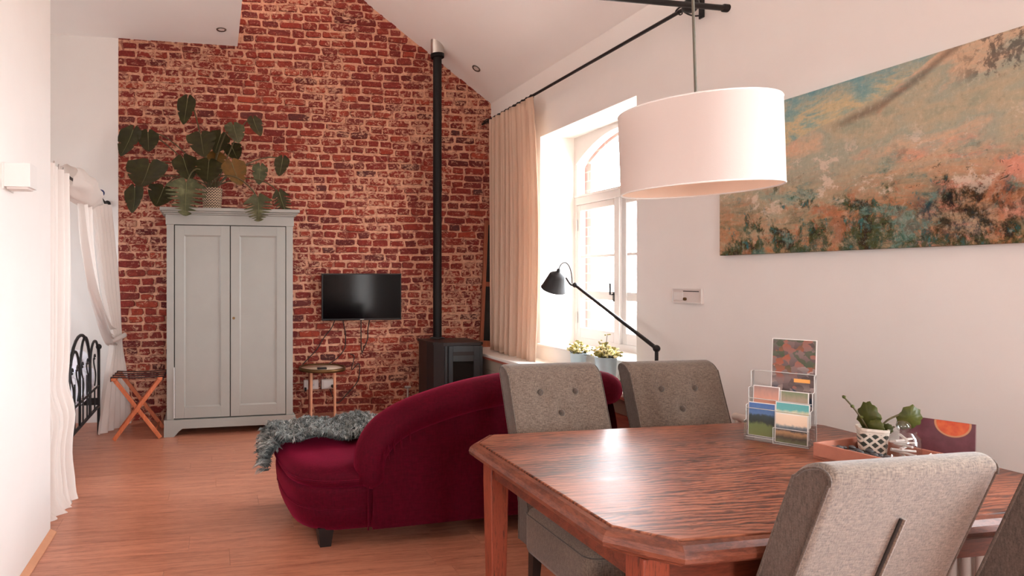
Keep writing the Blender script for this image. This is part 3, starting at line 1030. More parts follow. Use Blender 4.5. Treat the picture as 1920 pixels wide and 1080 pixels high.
# ------------------------------------------------------------------ stove with flue pipe
t = thing('stove', 'dark grey free-standing stove with glass door in the corner', 'stove', (2.262, 5.80, 0))
def rr(x0, x1, y0, y1, c):
    return [(x0+c, y0), (x1-c*.4, y0), (x1, y0+c*.4), (x1, y1), (x0, y1), (x0, y0+c)]
bodyp = [(-.255, -.02), (-.225, -.13), (-.15, -.205), (-.12, -.215), (.20, -.215), (.225, -.20), (.235, -.12), (.235, .22), (-.255, .22)]
MB().prism(bodyp, 'z', .05, .745).build('body', 'stove_side', t, .004)
MB().prism([(x*1.05, y*1.05) for x, y in bodyp], 'z', .745, .768).build('top_plate', 'stove_side', t, .006)
MB().prism([(x*.95, y*.95) for x, y in bodyp], 'z', 0, .05).build('plinth', 'black_wood', t)
def yz_frame(m, x0, x1, z0, z1, ix0, ix1, iz0, iz1, y0, y1):
    m.box(x0, ix0, y0, y1, z0, z1); m.box(ix1, x1, y0, y1, z0, z1)
    m.box(ix0, ix1, y0, y1, z0, iz0); m.box(ix0, ix1, y0, y1, iz1, z1)
dm = MB()
yz_frame(dm, -.112, .195, .08, .735, -.072, .135, .20, .592, -.232, -.214)
door = dm.build('door', 'stove', t, .003)
box('door_glass', 'dark_glass', door, -.072, .135, -.224, -.216, .20, .592)
box('air_slot', 'gap', t, -.072, .135, -.2335, -.2315, .648, .684)
box('side_strip', 'stove', t, -.146, -.124, -.222, -.19, .08, .735, .003)
box('corner_strip', 'stove', t, .200, .228, -.222, -.19, .08, .735, .003)
fl = thing('flue_pipe', 'tall black stove pipe rising up the brick wall to the sloped ceiling', 'pipe', (2.205, 6.03, 0))
PX, PY = 2.205, 6.03
ztop = 3.23 + SL*(XW-2.205)
MB().tube([(0, 0, .768), (0, 0, 2.25), (0, 0, ztop-.10)], .043, 24).build('pipe', 'pipe', fl)
MB().lathe([(.046, 2.24), (.046, 2.30)], 24, close=False).build('pipe_joint', 'pipe', fl)
MB().lathe([(.068, ztop-.135), (.068, ztop-.10), (.046, ztop-.095)], 24).build('collar', 'pipe', fl)
cm = MB().tube([(0, 0, ztop-.10), (0, 0, ztop+.06)], .066, 24)
cm.build('ceiling_sleeve', 'steel', fl)
MB().lathe([(.048, .769), (.075, .769), (.075, .776), (.048, .782)], 24).build('base_ring', 'stove', fl)

# old window frame leaning in the corner
t = thing('leaning_frame', 'old reddish wooden frame with dark panes leaning in the corner behind the curtain', 'frame', (2.745, 6.215, .646), 0, ry=R(2.6))
m = MB()
for (x0, x1, z0, z1) in ((0, .036, 0, 1.335), (.112, .142, .006, 1.335), (.036, .112, .004, .07), (.036, .112, 1.29, 1.335), (.036, .112, .64, .69)):
    m.box(x0, x1, 0, .032, z0, z1)
m.build('frame', 'old_frame', t, .003)
for z0, z1 in ((.07, .64), (.69, 1.29)):
    box('pane', 'mirror', t, .036, .112, .012, .018, z0, z1)

# ------------------------------------------------------------------ wardrobe
t = thing('wardrobe', 'tall grey painted two-door wardrobe against the brick wall', 'wardrobe', (-.428, 5.592, 0), R(1.3))
WW, WD, WH = 1.145, .55, 1.985
pl = MB()
pl.prism([(0, 0), (.085, 0), (.125, .045), (.155, .068), (WW-.155, .068), (WW-.125, .045), (WW-.085, 0), (WW, 0), (WW, .145), (0, .145)], 'y', 0, .03)
pl.box(0, .03, .03, WD, 0, .145); pl.box(WW-.03, WW, .03, WD, 0, .145)
pl.build('plinth', 'grey_paint', t, .004)
bx0, bx1 = .022, WW-.022
cb = MB()
cb.box(bx0, bx0+.03, .02, WD, .145, 1.86); cb.box(bx1-.03, bx1, .02, WD, .145, 1.86); cb.box(bx0, bx1, WD-.015, WD, .145, 1.86); cb.box(bx0, bx1, .04, WD, .10, .145); cb.box(bx0, bx1, .04, WD, 1.83, 1.86)
cb.box(bx0, bx0+.062, .012, .045, .145, 1.845); cb.box(bx1-.062, bx1, .012, .045, .145, 1.845)
cb.build('carcass', 'grey_paint', t, .003)
box('frieze', 'grey_paint', t, bx0-.008, bx1+.008, .006, WD, 1.838, 1.925, .003)
co = MB()
for (e, z0, z1) in ((.022, 1.925, 1.940), (.036, 1.940, 1.955), (.052, 1.955, 1.985)):
    co.box(bx0-e-.004, bx1+e+.004, .012-e, WD, z0, z1)
co.build('cornice', 'grey_paint', t, .005, 3)
box('door_gap', 'gap', t, bx0+.062, bx1-.062, .030, .036, .15, 1.838)
dx0, dx1 = bx0+.070, bx1-.068
mid = dx0 + (dx1-dx0)*.492
for (a, b) in ((dx0, mid-.004), (mid+.004, dx1)):
    m = MB()
    sw = .078
    m.box(a, a+sw, .010, .030, .155, 1.832); m.box(b-sw, b, .010, .030, .155, 1.832)
    m.box(a+sw, b-sw, .010, .030, .155, .155+.095); m.box(a+sw, b-sw, .010, .030, 1.832-.085, 1.832)
    d = m.build('door', 'grey_paint', t, .002)
    box('door_panel', 'grey_paint', d, a+sw, b-sw, .020, .028, .25, 1.747)
    mm = MB()
    x0, x1, z0, z1 = a+sw, b-sw, .25, 1.747
    w = .012
    for poly in ([(x0, z0), (x1, z0), (x1-w, z0+w), (x0+w, z0+w)], [(x1, z0), (x1, z1), (x1-w, z1-w), (x1-w, z0+w)], [(x1, z1), (x0, z1), (x0+w, z1-w), (x1-w, z1-w)], [(x0, z1), (x0, z0), (x0+w, z0+w), (x0+w, z1-w)]):
        y = [.0105 if (abs(p[0]-x0) < 1e-6 or abs(p[0]-x1) < 1e-6 or abs(p[1]-z0) < 1e-6 or abs(p[1]-z1) < 1e-6) else .0195 for p in poly]
        mm.add([(p[0], yy, p[1]) for p, yy in zip(poly, y)], [(0, 1, 2, 3)])
    mm.build('door_moulding', 'grey_paint', d)
    if b == dx1:
        MB().lathe([(.004, 0), (.011, .001), (.012, .003)], 12, mat=Matrix.Translation((a+.026, .010, 1.02)) @ Matrix.Rotation(R(90), 4, 'X')).build('keyhole', 'brass', d)
for xx in (bx0+.07,):
    MB().tube([(xx-.006, .006, .16), (xx-.006, .006, .60)], .004, 6).build('edge_bead', 'white', t)

# ------------------------------------------------------------------ monstera on the wardrobe
POT = V((-.02, 5.86, 1.985))
t = thing('monstera', 'large monstera plant in a woven black and white pot on top of the grey wardrobe', 'plant', POT)
def woven():
    t_ = NT('woven_basket')
    tcn = t_.n('TexCoord'); sp = t_.n('SeparateXYZ'); t_.l(tcn.outputs['Object'], sp.inputs[0])
    ang = t_.math('ARCTAN2', sp.outputs['Y'], sp.outputs['X'])
    zig = t_.math('PINGPONG', t_.math('MULTIPLY', ang, 3.2), 0.5)
    f_ = t_.math('FRACT', t_.math('ADD', t_.math('MULTIPLY', sp.outputs['Z'], 42.0), t_.math('MULTIPLY', zig, 1.6)))
    t_.base(t_.mix(t_.step(f_, 0.42, 0.55), S(36, 24, 20), S(196, 166, 138))); t_.rough(0.85)
    t_.bump(f_, 0.4, 0.006)
    return t_.m
MB().lathe([(.070, 0), (.080, .01), (.088, .10), (.092, .205), (.086, .208), (.080, .19)], 28, close=False).build('pot', woven(), t)
MB().lathe([(.001, .188), (.083, .185)], 20, close=False).build('soil', 'soil', t)
MB().lathe([(.001, .002), (.072, .002)], 20, close=False).build('pot_base', 'soil', t)


def leaf_mesh(w, h, splits, seed):
    """heart-shaped blade, stem point at the origin, tip at (0, -h); deep slits between the ribs when split"""
    r = random.Random(seed*3+1)
    m = MB()
    n = 60
    slits = [(u, .80) for u in (.26, .36, .46, .56, .66, .75, .84)] if splits else [(r.uniform(.35, .7), r.uniform(.15, .4))]
    fold = r.uniform(.10, .30); curl = r.uniform(.05, .28)
    for sgn in (-1, 1):
        vs = []; fs = []
        k = 6
        sl_ = [(u+r.uniform(-.02, .02), d*r.uniform(.85, 1.1)) for u, d in slits]
        for i in range(n+1):
            u = i/n
            y = h*.18 - u*h*1.18
            wid = w/2*max(0.0, sin(pi*min(1, u*.96+.04)**.60))**.70
            if u < .16: wid *= (.55+.45*u/.16)
            cut = 1.0
            for su, sd in sl_:
                cut = min(cut, 1-sd*max(0, 1-abs(u-su)/.034)**.8)
            inner = w*.06*max(0, y/(h*.18))
            for j in range(k):
                q = j/(k-1)
                x = inner+(max(wid*cut, inner)-inner)*q
                lat = abs(x)/(w/2)
                depth = -fold*w*.5*lat**1.3 - curl*h*(y/h-.1)**2*(1 if y < 0 else .3) + .010*w*sin(y/h*26)*lat
                vs.append((sgn*x, depth, y-(.16*h*lat if splits else .03*h*lat)))
        for i in range(n):
            for j in range(k-1):
                fs.append((i*k+j, i*k+j+1, (i+1)*k+j+1, (i+1)*k+j))
        m.add(vs, fs, True)
    rib = [(0, -.0035-curl*h*(y/h-.1)**2*(1 if y < 0 else .3), y) for y in [h*.02-h*.9*q/10 for q in range(11)]]
    return m, MB().tube(rib, [.0032*(1-.07*q) for q in range(11)], 5)


# leaf blades: x, z of the blade's stem point, y, width, length, roll (deg), turn (deg), kind, split
leaves = [
    (-.245, 3.03, 5.98, .15, .24, 4, -10, 'leaf', 0), (.36, 2.865, 5.95, .125, .205, -6, 15, 'leaf', 0),
    (.175, 2.79, 5.92, .165, .235, -4, 8, 'leaf_blue', 0), (-.735, 2.73, 6.02, .20, .25, 12, -25, 'leaf', 0),
    (-.60, 2.705, 6.0, .17, .225, -2, 5, 'leaf', 0), (-.12, 2.655, 5.78, .23, .26, -8, 0, 'leaf', 0),
    (.06, 2.72, 6.0, .17, .19, 20, 10, 'leaf', 0), (.16, 2.62, 6.02, .15, .17, -20, 0, 'leaf', 0),
    (-.56, 2.37, 5.72, .31, .31, 5, -6, 'leaf', 0), (-.70, 2.175, 5.86, .165, .23, -10, -20, 'leaf', 0),
    (-.275, 2.45, 5.82, .20, .225, -12, 10, 'leaf', 0), (-.05, 2.42, 5.80, .23, .25, 4, 0, 'leaf', 0),
    (.155, 2.42, 5.80, .20, .22, -14, 12, 'leaf_brown', 0), (.02, 2.53, 5.98, .17, .17, 10, 0, 'leaf_brown', 0),
    (-.235, 2.18, 5.50, .30, .33, 4, 5, 'leaf_blue', 1), (.425, 2.425, 5.96, .13, .18, 6, 0, 'leaf_blue', 0),
    (.635, 2.50, 5.94, .125, .21, 5, -12, 'leaf', 0), (.37, 2.065, 5.47, .22, .27, -6, -8, 'leaf_blue', 1),
    (.58, 2.15, 5.72, .15, .21, -12, 10, 'leaf', 1), (-.46, 2.19, 5.95, .22, .19, 18, 0, 'leaf', 0),
]
for i, (x, z, y, w, h, roll, turn, kind, spl) in enumerate(leaves):
    lm, rb_ = leaf_mesh(w*1.14, h*1.12, spl, i+3)
    o = lm.build('leaf', kind, t, fix=False, weld=True)
    rb_.build('midrib', 'rib', o, fix=False)
    o.location = V((x, y, z)) - POT
    o.rotation_euler = (R(-12 - 10*((i*7) % 3)), R(roll), R(turn))
    b = V((x, y+.012, z)) - POT
    base = V((0.03*sin(i*2.1), 0.03*cos(i*1.7), .19))
    ctrl1 = base + V((b.x*.15, b.y*.1, .12+.05*(i % 3))); ctrl2 = b + V((-b.x*.25, .10, .10 if z > 2.3 else .22))
    MB().tube(bez(base, ctrl1, ctrl2, b, 10), [.006]*11, 6).build('leaf_stem', 'stem', t)

# ------------------------------------------------------------------ bed in the alcove
t = thing('bed', 'black wrought-iron bed with pale bedding standing in the left alcove', 'bed', (-1.0, 5.22, 0))
y0, y1 = -.60, .59
fb = MB()
fb.tube([(0, y0, 0), (0, y0, .76)], .013, 8); fb.tube([(0, y1, 0), (0, y1, .75)], .013, 8)
fb.tube([(0, y0, .25), (0, y1, .25)], .013, 8); fb.tube([(0, y0, .43), (0, y1, .43)], .009, 8)
fb.build('footboard_frame', 'black', t)
def archpts(a, b, z0, zt, n=14):
    return [(0, a, z0)] + [(0, (a+b)/2-(b-a)/2*cos(pi*k/n), z0+(zt-z0)*(.55+.45*sin(pi*k/n))) for k in range(n+1)] + [(0, b, z0)]
MB().tube(archpts(-.56, .20, .25, .94), .012, 8).build('large_arch', 'black', t)
MB().tube(archpts(-.56, -.20, .25, .84), .010, 8).build('arch', 'black', t)
MB().tube(archpts(-.20, .19, .25, .91), .010, 8).build('arch', 'black', t)
MB().tube(archpts(.20, .585, .43, .84), .011, 8).build('arch', 'black', t)
for k, yy in enumerate((-.38, -.08, .08, .40)):
    MB().tube([(0, yy, .25), (0, yy, .60 if k < 3 else .44)], .007, 6).build('bar', 'black', t)
for k, yy in enumerate((-.46, -.28, -.10, .10, .40)):
    pts = [(0, yy+.045*sin(s_*5), .46+.24*s_) for s_ in [q/12 for q in range(13)]]
    sc = MB().tube(pts, .006, 6)
    sc.tube([(0, yy+.03*cos(a)*(1-a/9), .70+.03*sin(a)*(1-a/9)) for a in [q*.5 for q in range(12)]], .006, 6)
    sc.build('scroll', 'black', t)
MB().ball((0, y1, .77), .026, 10).build('knob', 'black', t)
MB().ball((0, y0, .78), .026, 10).build('knob', 'black', t)
box('side_rail', 'black', t, -2.0, 0, y1-.01, y1+.01, .26, .32)
box('mattress', 'bedding', t, -2.0, -.06, y0+.05, y1-.05, .32, .54, .05, 4)
def quilt(u, v):
    x = -2.0+1.97*min(1, u/.86); yy = y0+.03+(y1-y0-.06)*v
    zz = .63
    if u > .86:
        k = (u-.86)/.14
        zz -= .20*k; x += .004*sin(18*v)
    e = min(v, 1-v)*14
    if e < 1: zz -= .05*(1-e)**2
    return (x, yy, zz + .020*sin(9*u+4*v)+.016*sin(21*v+6*u))
MB().grid(quilt, 40, 24).build('quilt', 'bedding', t, fix=False)
box('pillow', 'bedding', t, -.40, -.06, .12, .54, .60, .76, .08, 5)

# canopy rail with its sheers
t = thing('canopy_rail', 'iron canopy rail with a blue ball finial above the bed', 'rail', (-1.0, 5.9, 2.08))
MB().tube([(0, -2.2, 0), (0, .02, 0)], .010, 8).build('rail', 'black', t)
M['blue'] = plain('blue_enamel', S(48, 58, 110), 0.35)
MB().ball((0, .02, .055), .033, 12).build('finial', 'blue', t)
MB().lathe([(.012, 0), (.02, .01), (.012, .03)], 12, c=(0, .02, 0)).build('finial_neck', 'blue', t)
bk = MB(); bk.tube([(0, .02, 0), (0, .375, 0)], .008, 8); bk.lathe([(.03, 0), (.03, .012)], 12, mat=Matrix.Translation((0, .376, 0)) @ Matrix.Rotation(R(90), 4, 'X'))
bk.tube([(.012*cos(a), .10+.03*cos(a), -.02+.03*sin(a)) for a in [q*.6 for q in range(10)]], .006, 6)
bk.build('bracket', 'black', t)

# near bed curtain
t = thing('bed_curtain', 'white voile bed curtain hanging beside the bright partition and pooling on the floor', 'curtain', (-.98, 4.1, 0))
EDGE = [(2.06, .36, .0), (1.5, .40, .0), (1.13, .33, .01), (.72, .13, .05), (.30, .13, .07), (.08, .10, .10), (0, .06, .12)]
def edge_at(z):
    for (za, ya, xa), (zb, yb_, xb) in zip(EDGE[:-1], EDGE[1:]):
        if zb <= z <= za:
            k = (za-z)/(za-zb); k = k*k*(3-2*k)
            return ya+(yb_-ya)*k, xa+(xb-xa)*k
    return EDGE[-1][1:]
def nearcur(u, v):
    # u: 0 = hidden end behind the partition, 1 = free edge; v: 0 top, 1 floor
    z = 2.06*(1-v)
    ey, ex = edge_at(z)
    yy = -.42 + (ey+.42)*u
    pinch = math.exp(-((z-.70)/.10)**2)
    f = 2*pi*6*u
    a = .036*(1-.6*pinch)
    x = ex*u + a*sin(f+.6*sin(3*v)) + .012*sin(2.7*f+2*v) + .03*math.exp(-((z-.55)/.13)**2)
    if z < .07:
        x += .05*(1-z/.07)*(.5+.5*sin(5*u)); yy += .03*sin(f)*(1-z/.07)
    return (x, yy, max(z, .006+.004*sin(f)))
o = MB().grid(nearcur, 120, 44).build('curtain_panel', 'bed_sheer', t, fix=False)
tie = MB().tube([(.04+.05*cos(a), .12+.12*sin(a), .70) for a in [2*pi*q/14 for q in range(14)]], .012, 6, closed=True)
for k in range(3):
    MB().tube([(.0, .05+.12*k, 2.02), (.0, .06+.12*k, 2.10), (.0, .09+.12*k, 2.03)], .006, 6).build('tie_loop', 'bed_sheer', t)

# far drape: scarf rolled over the rail, swag and fall
t = thing('bed_drape', 'white voile drape wound over the canopy rail and swagged beside the brick wall', 'drape', (-.98, 5.4, 0))
def scarf(u, v):
    yy = -.95+1.02*u
    a = 2*pi*v
    rad = .075+.05*sin(pi*u)+.012*sin(3*a+9*u)+.010*sin(5*a-14*u)
    return (.01+rad*.8*cos(a), yy, 2.065-.02*sin(pi*u)+rad*sin(a)-.03*u)
MB().grid(scarf, 36, 22).build('wound_scarf', 'bed_sheer', t, fix=False)
sw_c = smoothpath([(.02, -.42, 1.98), (.02, -.30, 1.60), (.03, -.02, 1.20), (.05, .38, .90), (.075, .60, .82)], 8)
def swag(u, v):
    k = u*(len(sw_c)-1); i = min(int(k), len(sw_c)-2); p = sw_c[i].lerp(sw_c[i+1], k-i)
    wdt = .30*(1-u)+.20*u
    s_ = v-.5
    return (p.x+.030*sin(v*22+u*2)+.02*cos(v*9), p.y+s_*wdt*1.1, p.z-s_*wdt*(.35+.6*u)+.01*sin(v*20))
MB().grid(swag, 40, 36).build('swag', 'bed_sheer', t, fix=False)
def fall(u, v):
    # straight fall from the rail end, gathered by the tie, then down to the floor
    z = 2.03*(1-v)
    pin = math.exp(-((v-.60)/.16)**2)
    half = .17*(1-.45*pin) + (.10*max(0, v-.62)/.38)
    cx = .0+.09*min(1, v/.6); cy = .40+.26*min(1, v/.6)-.10*max(0, v-.62)/.38
    s_ = (u-.5)*2
    return (cx+.028*sin(u*30+v*3)+.35*half*s_, cy+half*s_*.75, max(.008, z))
MB().grid(fall, 70, 36).build('fall', 'bed_sheer', t, fix=False)
MB().tube([(.10+.07*cos(a), .62+.09*sin(a), .82+.03*cos(a)) for a in [2*pi*q/16 for q in range(16)]], .022, 8, closed=True).build('tie_back', 'bed_sheer', t)

# ------------------------------------------------------------------ luggage rack
t = thing('luggage_rack', 'folding orange-wood luggage rack with dark straps beside the wardrobe', 'rack', (-.645, 5.55, 0))
def bar4(m, p, q, w, d):
    p, q = V(p), V(q)
    dirn = (q-p).normalized()
    u = V((0, 1, 0)); s_ = dirn.cross(u).normalized()
    vs = [e + s_*a*w/2 + u*b*d/2 for e in (p, q) for a, b in ((-1, -1), (1, -1), (1, 1), (-1, 1))]
    m.add(vs, [(3, 2, 1, 0), (4, 5, 6, 7), (0, 1, 5, 4), (1, 2, 6, 5), (2, 3, 7, 6), (3, 0, 4, 7)])
for yy, k in ((0, 0), (.36, 1)):
    m = MB(); bar4(m, (-.19, yy, .006), (.19, yy, .515), .034, .02); m.build('leg', 'orange_wood', t, .003)
    m = MB(); bar4(m, (.19, yy+.022, .006), (-.19, yy+.022, .515), .034, .02); m.build('leg', 'orange_wood', t, .003)
for sx in (-1, 1):
    box('top_rail', 'orange_wood', t, sx*.19-.02, sx*.19+.02, -.015, .395, .505, .53, .004)
    MB().tube([(sx*.15, .0, .06), (sx*.15, .38, .06)], .009, 8).build('stretcher', 'orange_wood', t)
for k in range(4):
    yy = .01+k*.118
    m = MB()
    pts = [(-.212+.424*q/8, .534-.010*sin(pi*q/8)) for q in range(9)]
    for a, b in zip(pts[:-1], pts[1:]):
        m.prism([a, b, (b[0], b[1]+.004), (a[0], a[1]+.004)], 'y', yy-.022, yy+.022)
    m.box(-.216, -.211, yy-.022, yy+.022, .50, .538); m.box(.211, .216, yy-.022, yy+.022, .50, .538)
    m.build('strap', 'webbing', t)

# ------------------------------------------------------------------ burgundy chaise
t = thing('chaise_longue', 'burgundy velvet chaise longue with a rolled back, seen from behind', 'sofa', (.62, 3.10, 0), R(4.0))
LX, WY = 1.62, .84
def plan(inset=0.0, x1=LX):
    """rounded left end, straight right end"""
    pts = [(x1-inset, inset), (x1-inset, WY-inset)]
    n = 16
    left = []
    for i in range(n+1):
        a = pi/2 + pi*i/n
        e = .62
        ca, sa = cos(a), sin(a)
        left.append((.10 + (.335-inset)*math.copysign(abs(ca)**.68, ca), WY/2 + (WY/2-inset)*math.copysign(abs(sa)**e, sa)))
    return pts + left
def loft(profile, smooth=True, x1=LX):
    m = MB()
    rings = [[(x, y, z) for x, y in plan(i, x1)] for i, z in profile]
    n = len(rings[0])
    vs = [p for r_ in rings for p in r_]
    fs = [(a*n+k, a*n+(k+1) % n, (a+1)*n+(k+1) % n, (a+1)*n+k) for a in range(len(rings)-1) for k in range(n)]
    m.add(vs, fs, smooth)
    m.add(rings[0], [tuple(range(n))[::-1]]); m.add(rings[-1], [tuple(range(n))], smooth)
    return m
loft([(.075, .085), (.045, .092), (.03, .12), (.018, .16), (.010, .20), (.012, .205), (.004, .24), (.0, .29), (.004, .318)]).build('base', 'velvet', t, weld=True)
loft([(.012, .316), (.0, .335), (.0, .365), (.016, .392), (.06, .412), (.14, .422), (.24, .426)]).build('seat_cushion', 'velvet', t, weld=True)
MB().tube([(x, y, .352) for x, y in plan(-.003)[2:]], .006, 6).build('seat_piping', 'velvet', t)
MB().tube([(x, y, .207) for x, y in plan(.010)[2:]], .004, 6).build('base_piping', 'velvet', t)
# back: path of the roll in (x, z), rising from the seat to the head end
back_path = smoothpath([(.175, .37), (.168, .43), (.185, .50), (.24, .575), (.34, .638), (.50, .692), (.73, .745), (1.0, .778), (1.25, .788), (1.45, .775), (1.555, .755)], 5)
bp = [(p.x, p.y) for p in [V((a.x, a.y)) for a in [V((q[0], q[1])) for q in back_path]]]
m = MB()
def backface(y, puff):
    rows_ = []
    for (x, zt) in bp:
        rows_.append([(x+.02*0, y - puff*sin(pi*min(1, max(0, k/8)))*.6, .10+(max(zt, .2)-.02-.10)*k/8) for k in range(9)])
    return rows_
near = backface(-.012, .012); far = backface(.13, -.02)
nb = len(bp)
for rows_, in ((near,), (far,)):
    vs = [p for r_ in rows_ for p in r_]
    m.add(vs, [(i*9+k, (i+1)*9+k, (i+1)*9+k+1, i*9+k+1) for i in range(nb-1) for k in range(8)], True)
m.add([near[0][k] for k in range(9)] + [far[0][k] for k in range(9)], [(k, k+1, 9+k+1, 9+k) for k in range(8)])
m.add([near[-1][k] for k in range(9)] + [far[-1][k] for k in range(9)], [(k, k+1, 9+k+1, 9+k) for k in range(8)])
m.build('back_panel', 'velvet', t, weld=True)
# the roll itself: an oval tube following the path, leaning outwards over the back
rollpts = [V((x, .035, z)) for x, z in bp]
head = [V((1.60, .06, .74)), V((1.625, .13, .725)), V((1.63, .25, .72)), V((1.63, .45, .72)), V((1.63, .68, .715)), V((1.625, .80, .69))]
allp = rollpts + head
rad = []
for i in range(len(allp)):
    q = i/(len(allp)-1)
    rad.append(.078+.012*min(1, q*4.5))
m = MB()
m.tube(allp, rad, 18)
for e, rr_ in ((allp[0], rad[0]), (allp[-1], rad[-1])):
    m.ball(e, rr_*.99, 14)
m.build('back_roll', 'velvet', t, fix=False)
# head-end panel
hp = MB()
def headp(u, v):
    yy = .02+.80*u; zz = .10+.60*v
    return (1.60+.055*sin(pi*v)**.7, yy, zz)
hp.grid(headp, 16, 14)
def headq(u, v):
    yy = .02+.80*u; zz = .10+.60*v
    return (1.50-.03*sin(pi*v), yy, zz)
hp.grid(headq, 16, 14)
hp.build('head_panel', 'velvet', t, fix=False)
# pleats where the roll bends
for k in range(5):
    q = bp[12+k*2]
    MB().tube(bez((q[0]+.01, -.062, q[1]-.02), (q[0]+.012, -.060, q[1]-.05), (q[0]+.02, -.035, q[1]-.085), (q[0]+.03, -.018, q[1]-.11), 6), [.002, .004, .005, .004, .004, .003, .002], 6).build('pleat', 'velvet', t)
MB().tube([(.145, -.014, .10), (.145, -.014, .36)], .004, 6).build('back_seam', 'velvet', t)
for (x, y) in ((-.055, .10), (-.055, WY-.10), (1.5, .09), (1.5, WY-.09)):
    MB().prism([(-.042, -.036), (.042, -.036), (.042, .036), (-.042, .036)], 'z', 0, .1).build('leg', 'black_wood', t)
    o = [c for c in t.children if c.name.startswith('leg')][-1]
    for vv in o.data.vertices:
        if vv.co.z < .01:
            vv.co.x *= .68; vv.co.y *= .68
    o.location = (x, y, 0)

# grey sheepskin on the foot end
def fur_surface(u, v):
    """u along the chaise, v across; hangs over the foot end"""
    x = .20 + 1.02*u; y = 3.50 + .44*v
    lo = .34
    w_ = .012*sin(9*u+2)*(1-u)
    y += w_ + .02*sin(14*v)
    if x < lo:
        d = lo-x
        ang = min(1.0, d/.16)
        return V((lo+.03-.055*sin(ang*pi/2)-.03*ang, y, .462-.19*ang**1.4))
    return V((x, y, .462 + .012*sin(7*u*3)+.01*sin(11*v+5*u)))
fm = MB()
tips = []
fm.grid(lambda u, v: tuple(fur_surface(u, v)), 40, 20)
tips += [0.0]*(40*20)
rf = random.Random(5)
for k in range(1500):
    u, v = rf.uniform(0, 1.0), rf.uniform(-.01, 1.01)
    e = abs(v-.5)*2
    if u > .86 + .14*(1-e) and rf.random() < .7:
        continue
    uu, vv_ = min(max(u, 0), .98), min(max(v, 0), .98)
    p0 = fur_surface(uu, vv_)
    q = fur_surface(uu+.02, vv_); r_ = fur_surface(uu, vv_+.02)
    nrm = (q-p0).cross(r_-p0).normalized()
    lean_ = V((rf.uniform(-1, 1), rf.uniform(-1, 1), rf.uniform(-.2, .2)))
    L = rf.uniform(.038, .066)
    mid_ = p0 + nrm*L*.60 + lean_*L*.28
    end = mid_ + nrm*L*.10 + lean_*L*.60 + V((0, 0, -L*.30))
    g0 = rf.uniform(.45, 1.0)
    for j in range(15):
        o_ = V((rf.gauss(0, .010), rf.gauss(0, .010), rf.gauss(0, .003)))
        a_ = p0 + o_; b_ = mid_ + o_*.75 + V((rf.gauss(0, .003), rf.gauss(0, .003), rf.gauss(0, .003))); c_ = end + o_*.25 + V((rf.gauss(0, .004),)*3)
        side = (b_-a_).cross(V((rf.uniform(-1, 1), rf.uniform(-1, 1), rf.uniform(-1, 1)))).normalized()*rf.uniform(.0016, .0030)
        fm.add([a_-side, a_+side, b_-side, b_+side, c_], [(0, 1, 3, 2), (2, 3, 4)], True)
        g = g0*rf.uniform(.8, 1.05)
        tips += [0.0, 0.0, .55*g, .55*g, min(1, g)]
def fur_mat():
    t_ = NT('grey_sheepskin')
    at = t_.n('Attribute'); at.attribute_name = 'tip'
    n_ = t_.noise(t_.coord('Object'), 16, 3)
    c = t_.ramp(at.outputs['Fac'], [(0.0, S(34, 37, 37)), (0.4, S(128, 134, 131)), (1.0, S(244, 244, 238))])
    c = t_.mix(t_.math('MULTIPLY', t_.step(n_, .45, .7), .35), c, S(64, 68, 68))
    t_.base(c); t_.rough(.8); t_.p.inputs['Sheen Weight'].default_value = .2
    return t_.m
me = fm.mesh('sheepskin')
at = me.attributes.new('tip', 'FLOAT', 'POINT')
at.data.foreach_set('value', tips)
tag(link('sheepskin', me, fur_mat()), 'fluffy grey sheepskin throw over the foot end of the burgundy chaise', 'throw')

# ------------------------------------------------------------------ dining table
TX0, TX1, TY0, TY1 = .978, 2.515, 1.315, 2.325
t = thing('dining_table', 'reddish oak dining table with clipped corners and moulded edge', 'table', ((TX0+TX1)/2, (TY0+TY1)/2, 0))
hx, hy, ch = (TX1-TX0)/2, (TY1-TY0)/2, .105
def top_poly(o_):
    k = ch - o_*0.414
    X, Y = hx+o_, hy+o_
    c = ch + 0*o_
    c = ch - o_*.0 + o_*(2-1.4142)*0 
    kk = ch + o_*0.586
    return [(-X+kk, -Y), (X-kk, -Y), (X, -Y+kk), (X, Y-kk), (X-kk, Y), (-X+kk, Y), (-X, Y-kk), (-X, -Y+kk)]
m = MB()
prof = [(.0022, .7525), (.0058, .7525), (.007, .757), (.020, .7535), (.032, .742), (.037, .728), (.034, .716), (.022, .709), (.018, .704), (.006, .698), (0, .697)]
rings = [[(x, y, z) for x, y in top_poly(o_)] for o_, z in prof]
vs = [p for r_ in rings for p in r_]
m.add(vs, [(a*8+k, a*8+(k+1) % 8, (a+1)*8+(k+1) % 8, (a+1)*8+k) for a in range(len(prof)-1) for k in range(8)])
m.add(rings[-1], [tuple(range(8))[::-1]])
m.build('edge_moulding', 'moulding', t, weld=True)
m = MB()
rings = [[(x, y, z) for x, y in top_poly(o_)] for o_, z in ((-.0025, .760), (.0008, .7585), (.0020, .7526), (.0020, .70))]
m.add([p for r_ in rings for p in r_], [(a*8+k, a*8+(k+1) % 8, (a+1)*8+(k+1) % 8, (a+1)*8+k) for a in range(3) for k in range(8)])
m.add(rings[0], [tuple(range(8))]); m.add(rings[-1], [tuple(range(8))[::-1]])
m.build('table_top', 'table', t, weld=True)
ix, iy = hx-.055, hy-.045
for (a, b, c, d) in ((-ix, ix, -iy, -iy+.022), (-ix, ix, iy-.022, iy), (-ix, -ix+.022, -iy+.022, iy-.022), (ix-.022, ix, -iy+.022, iy-.022)):
    box('apron', 'apron', t, a, b, c, d, .622, .697, .002)
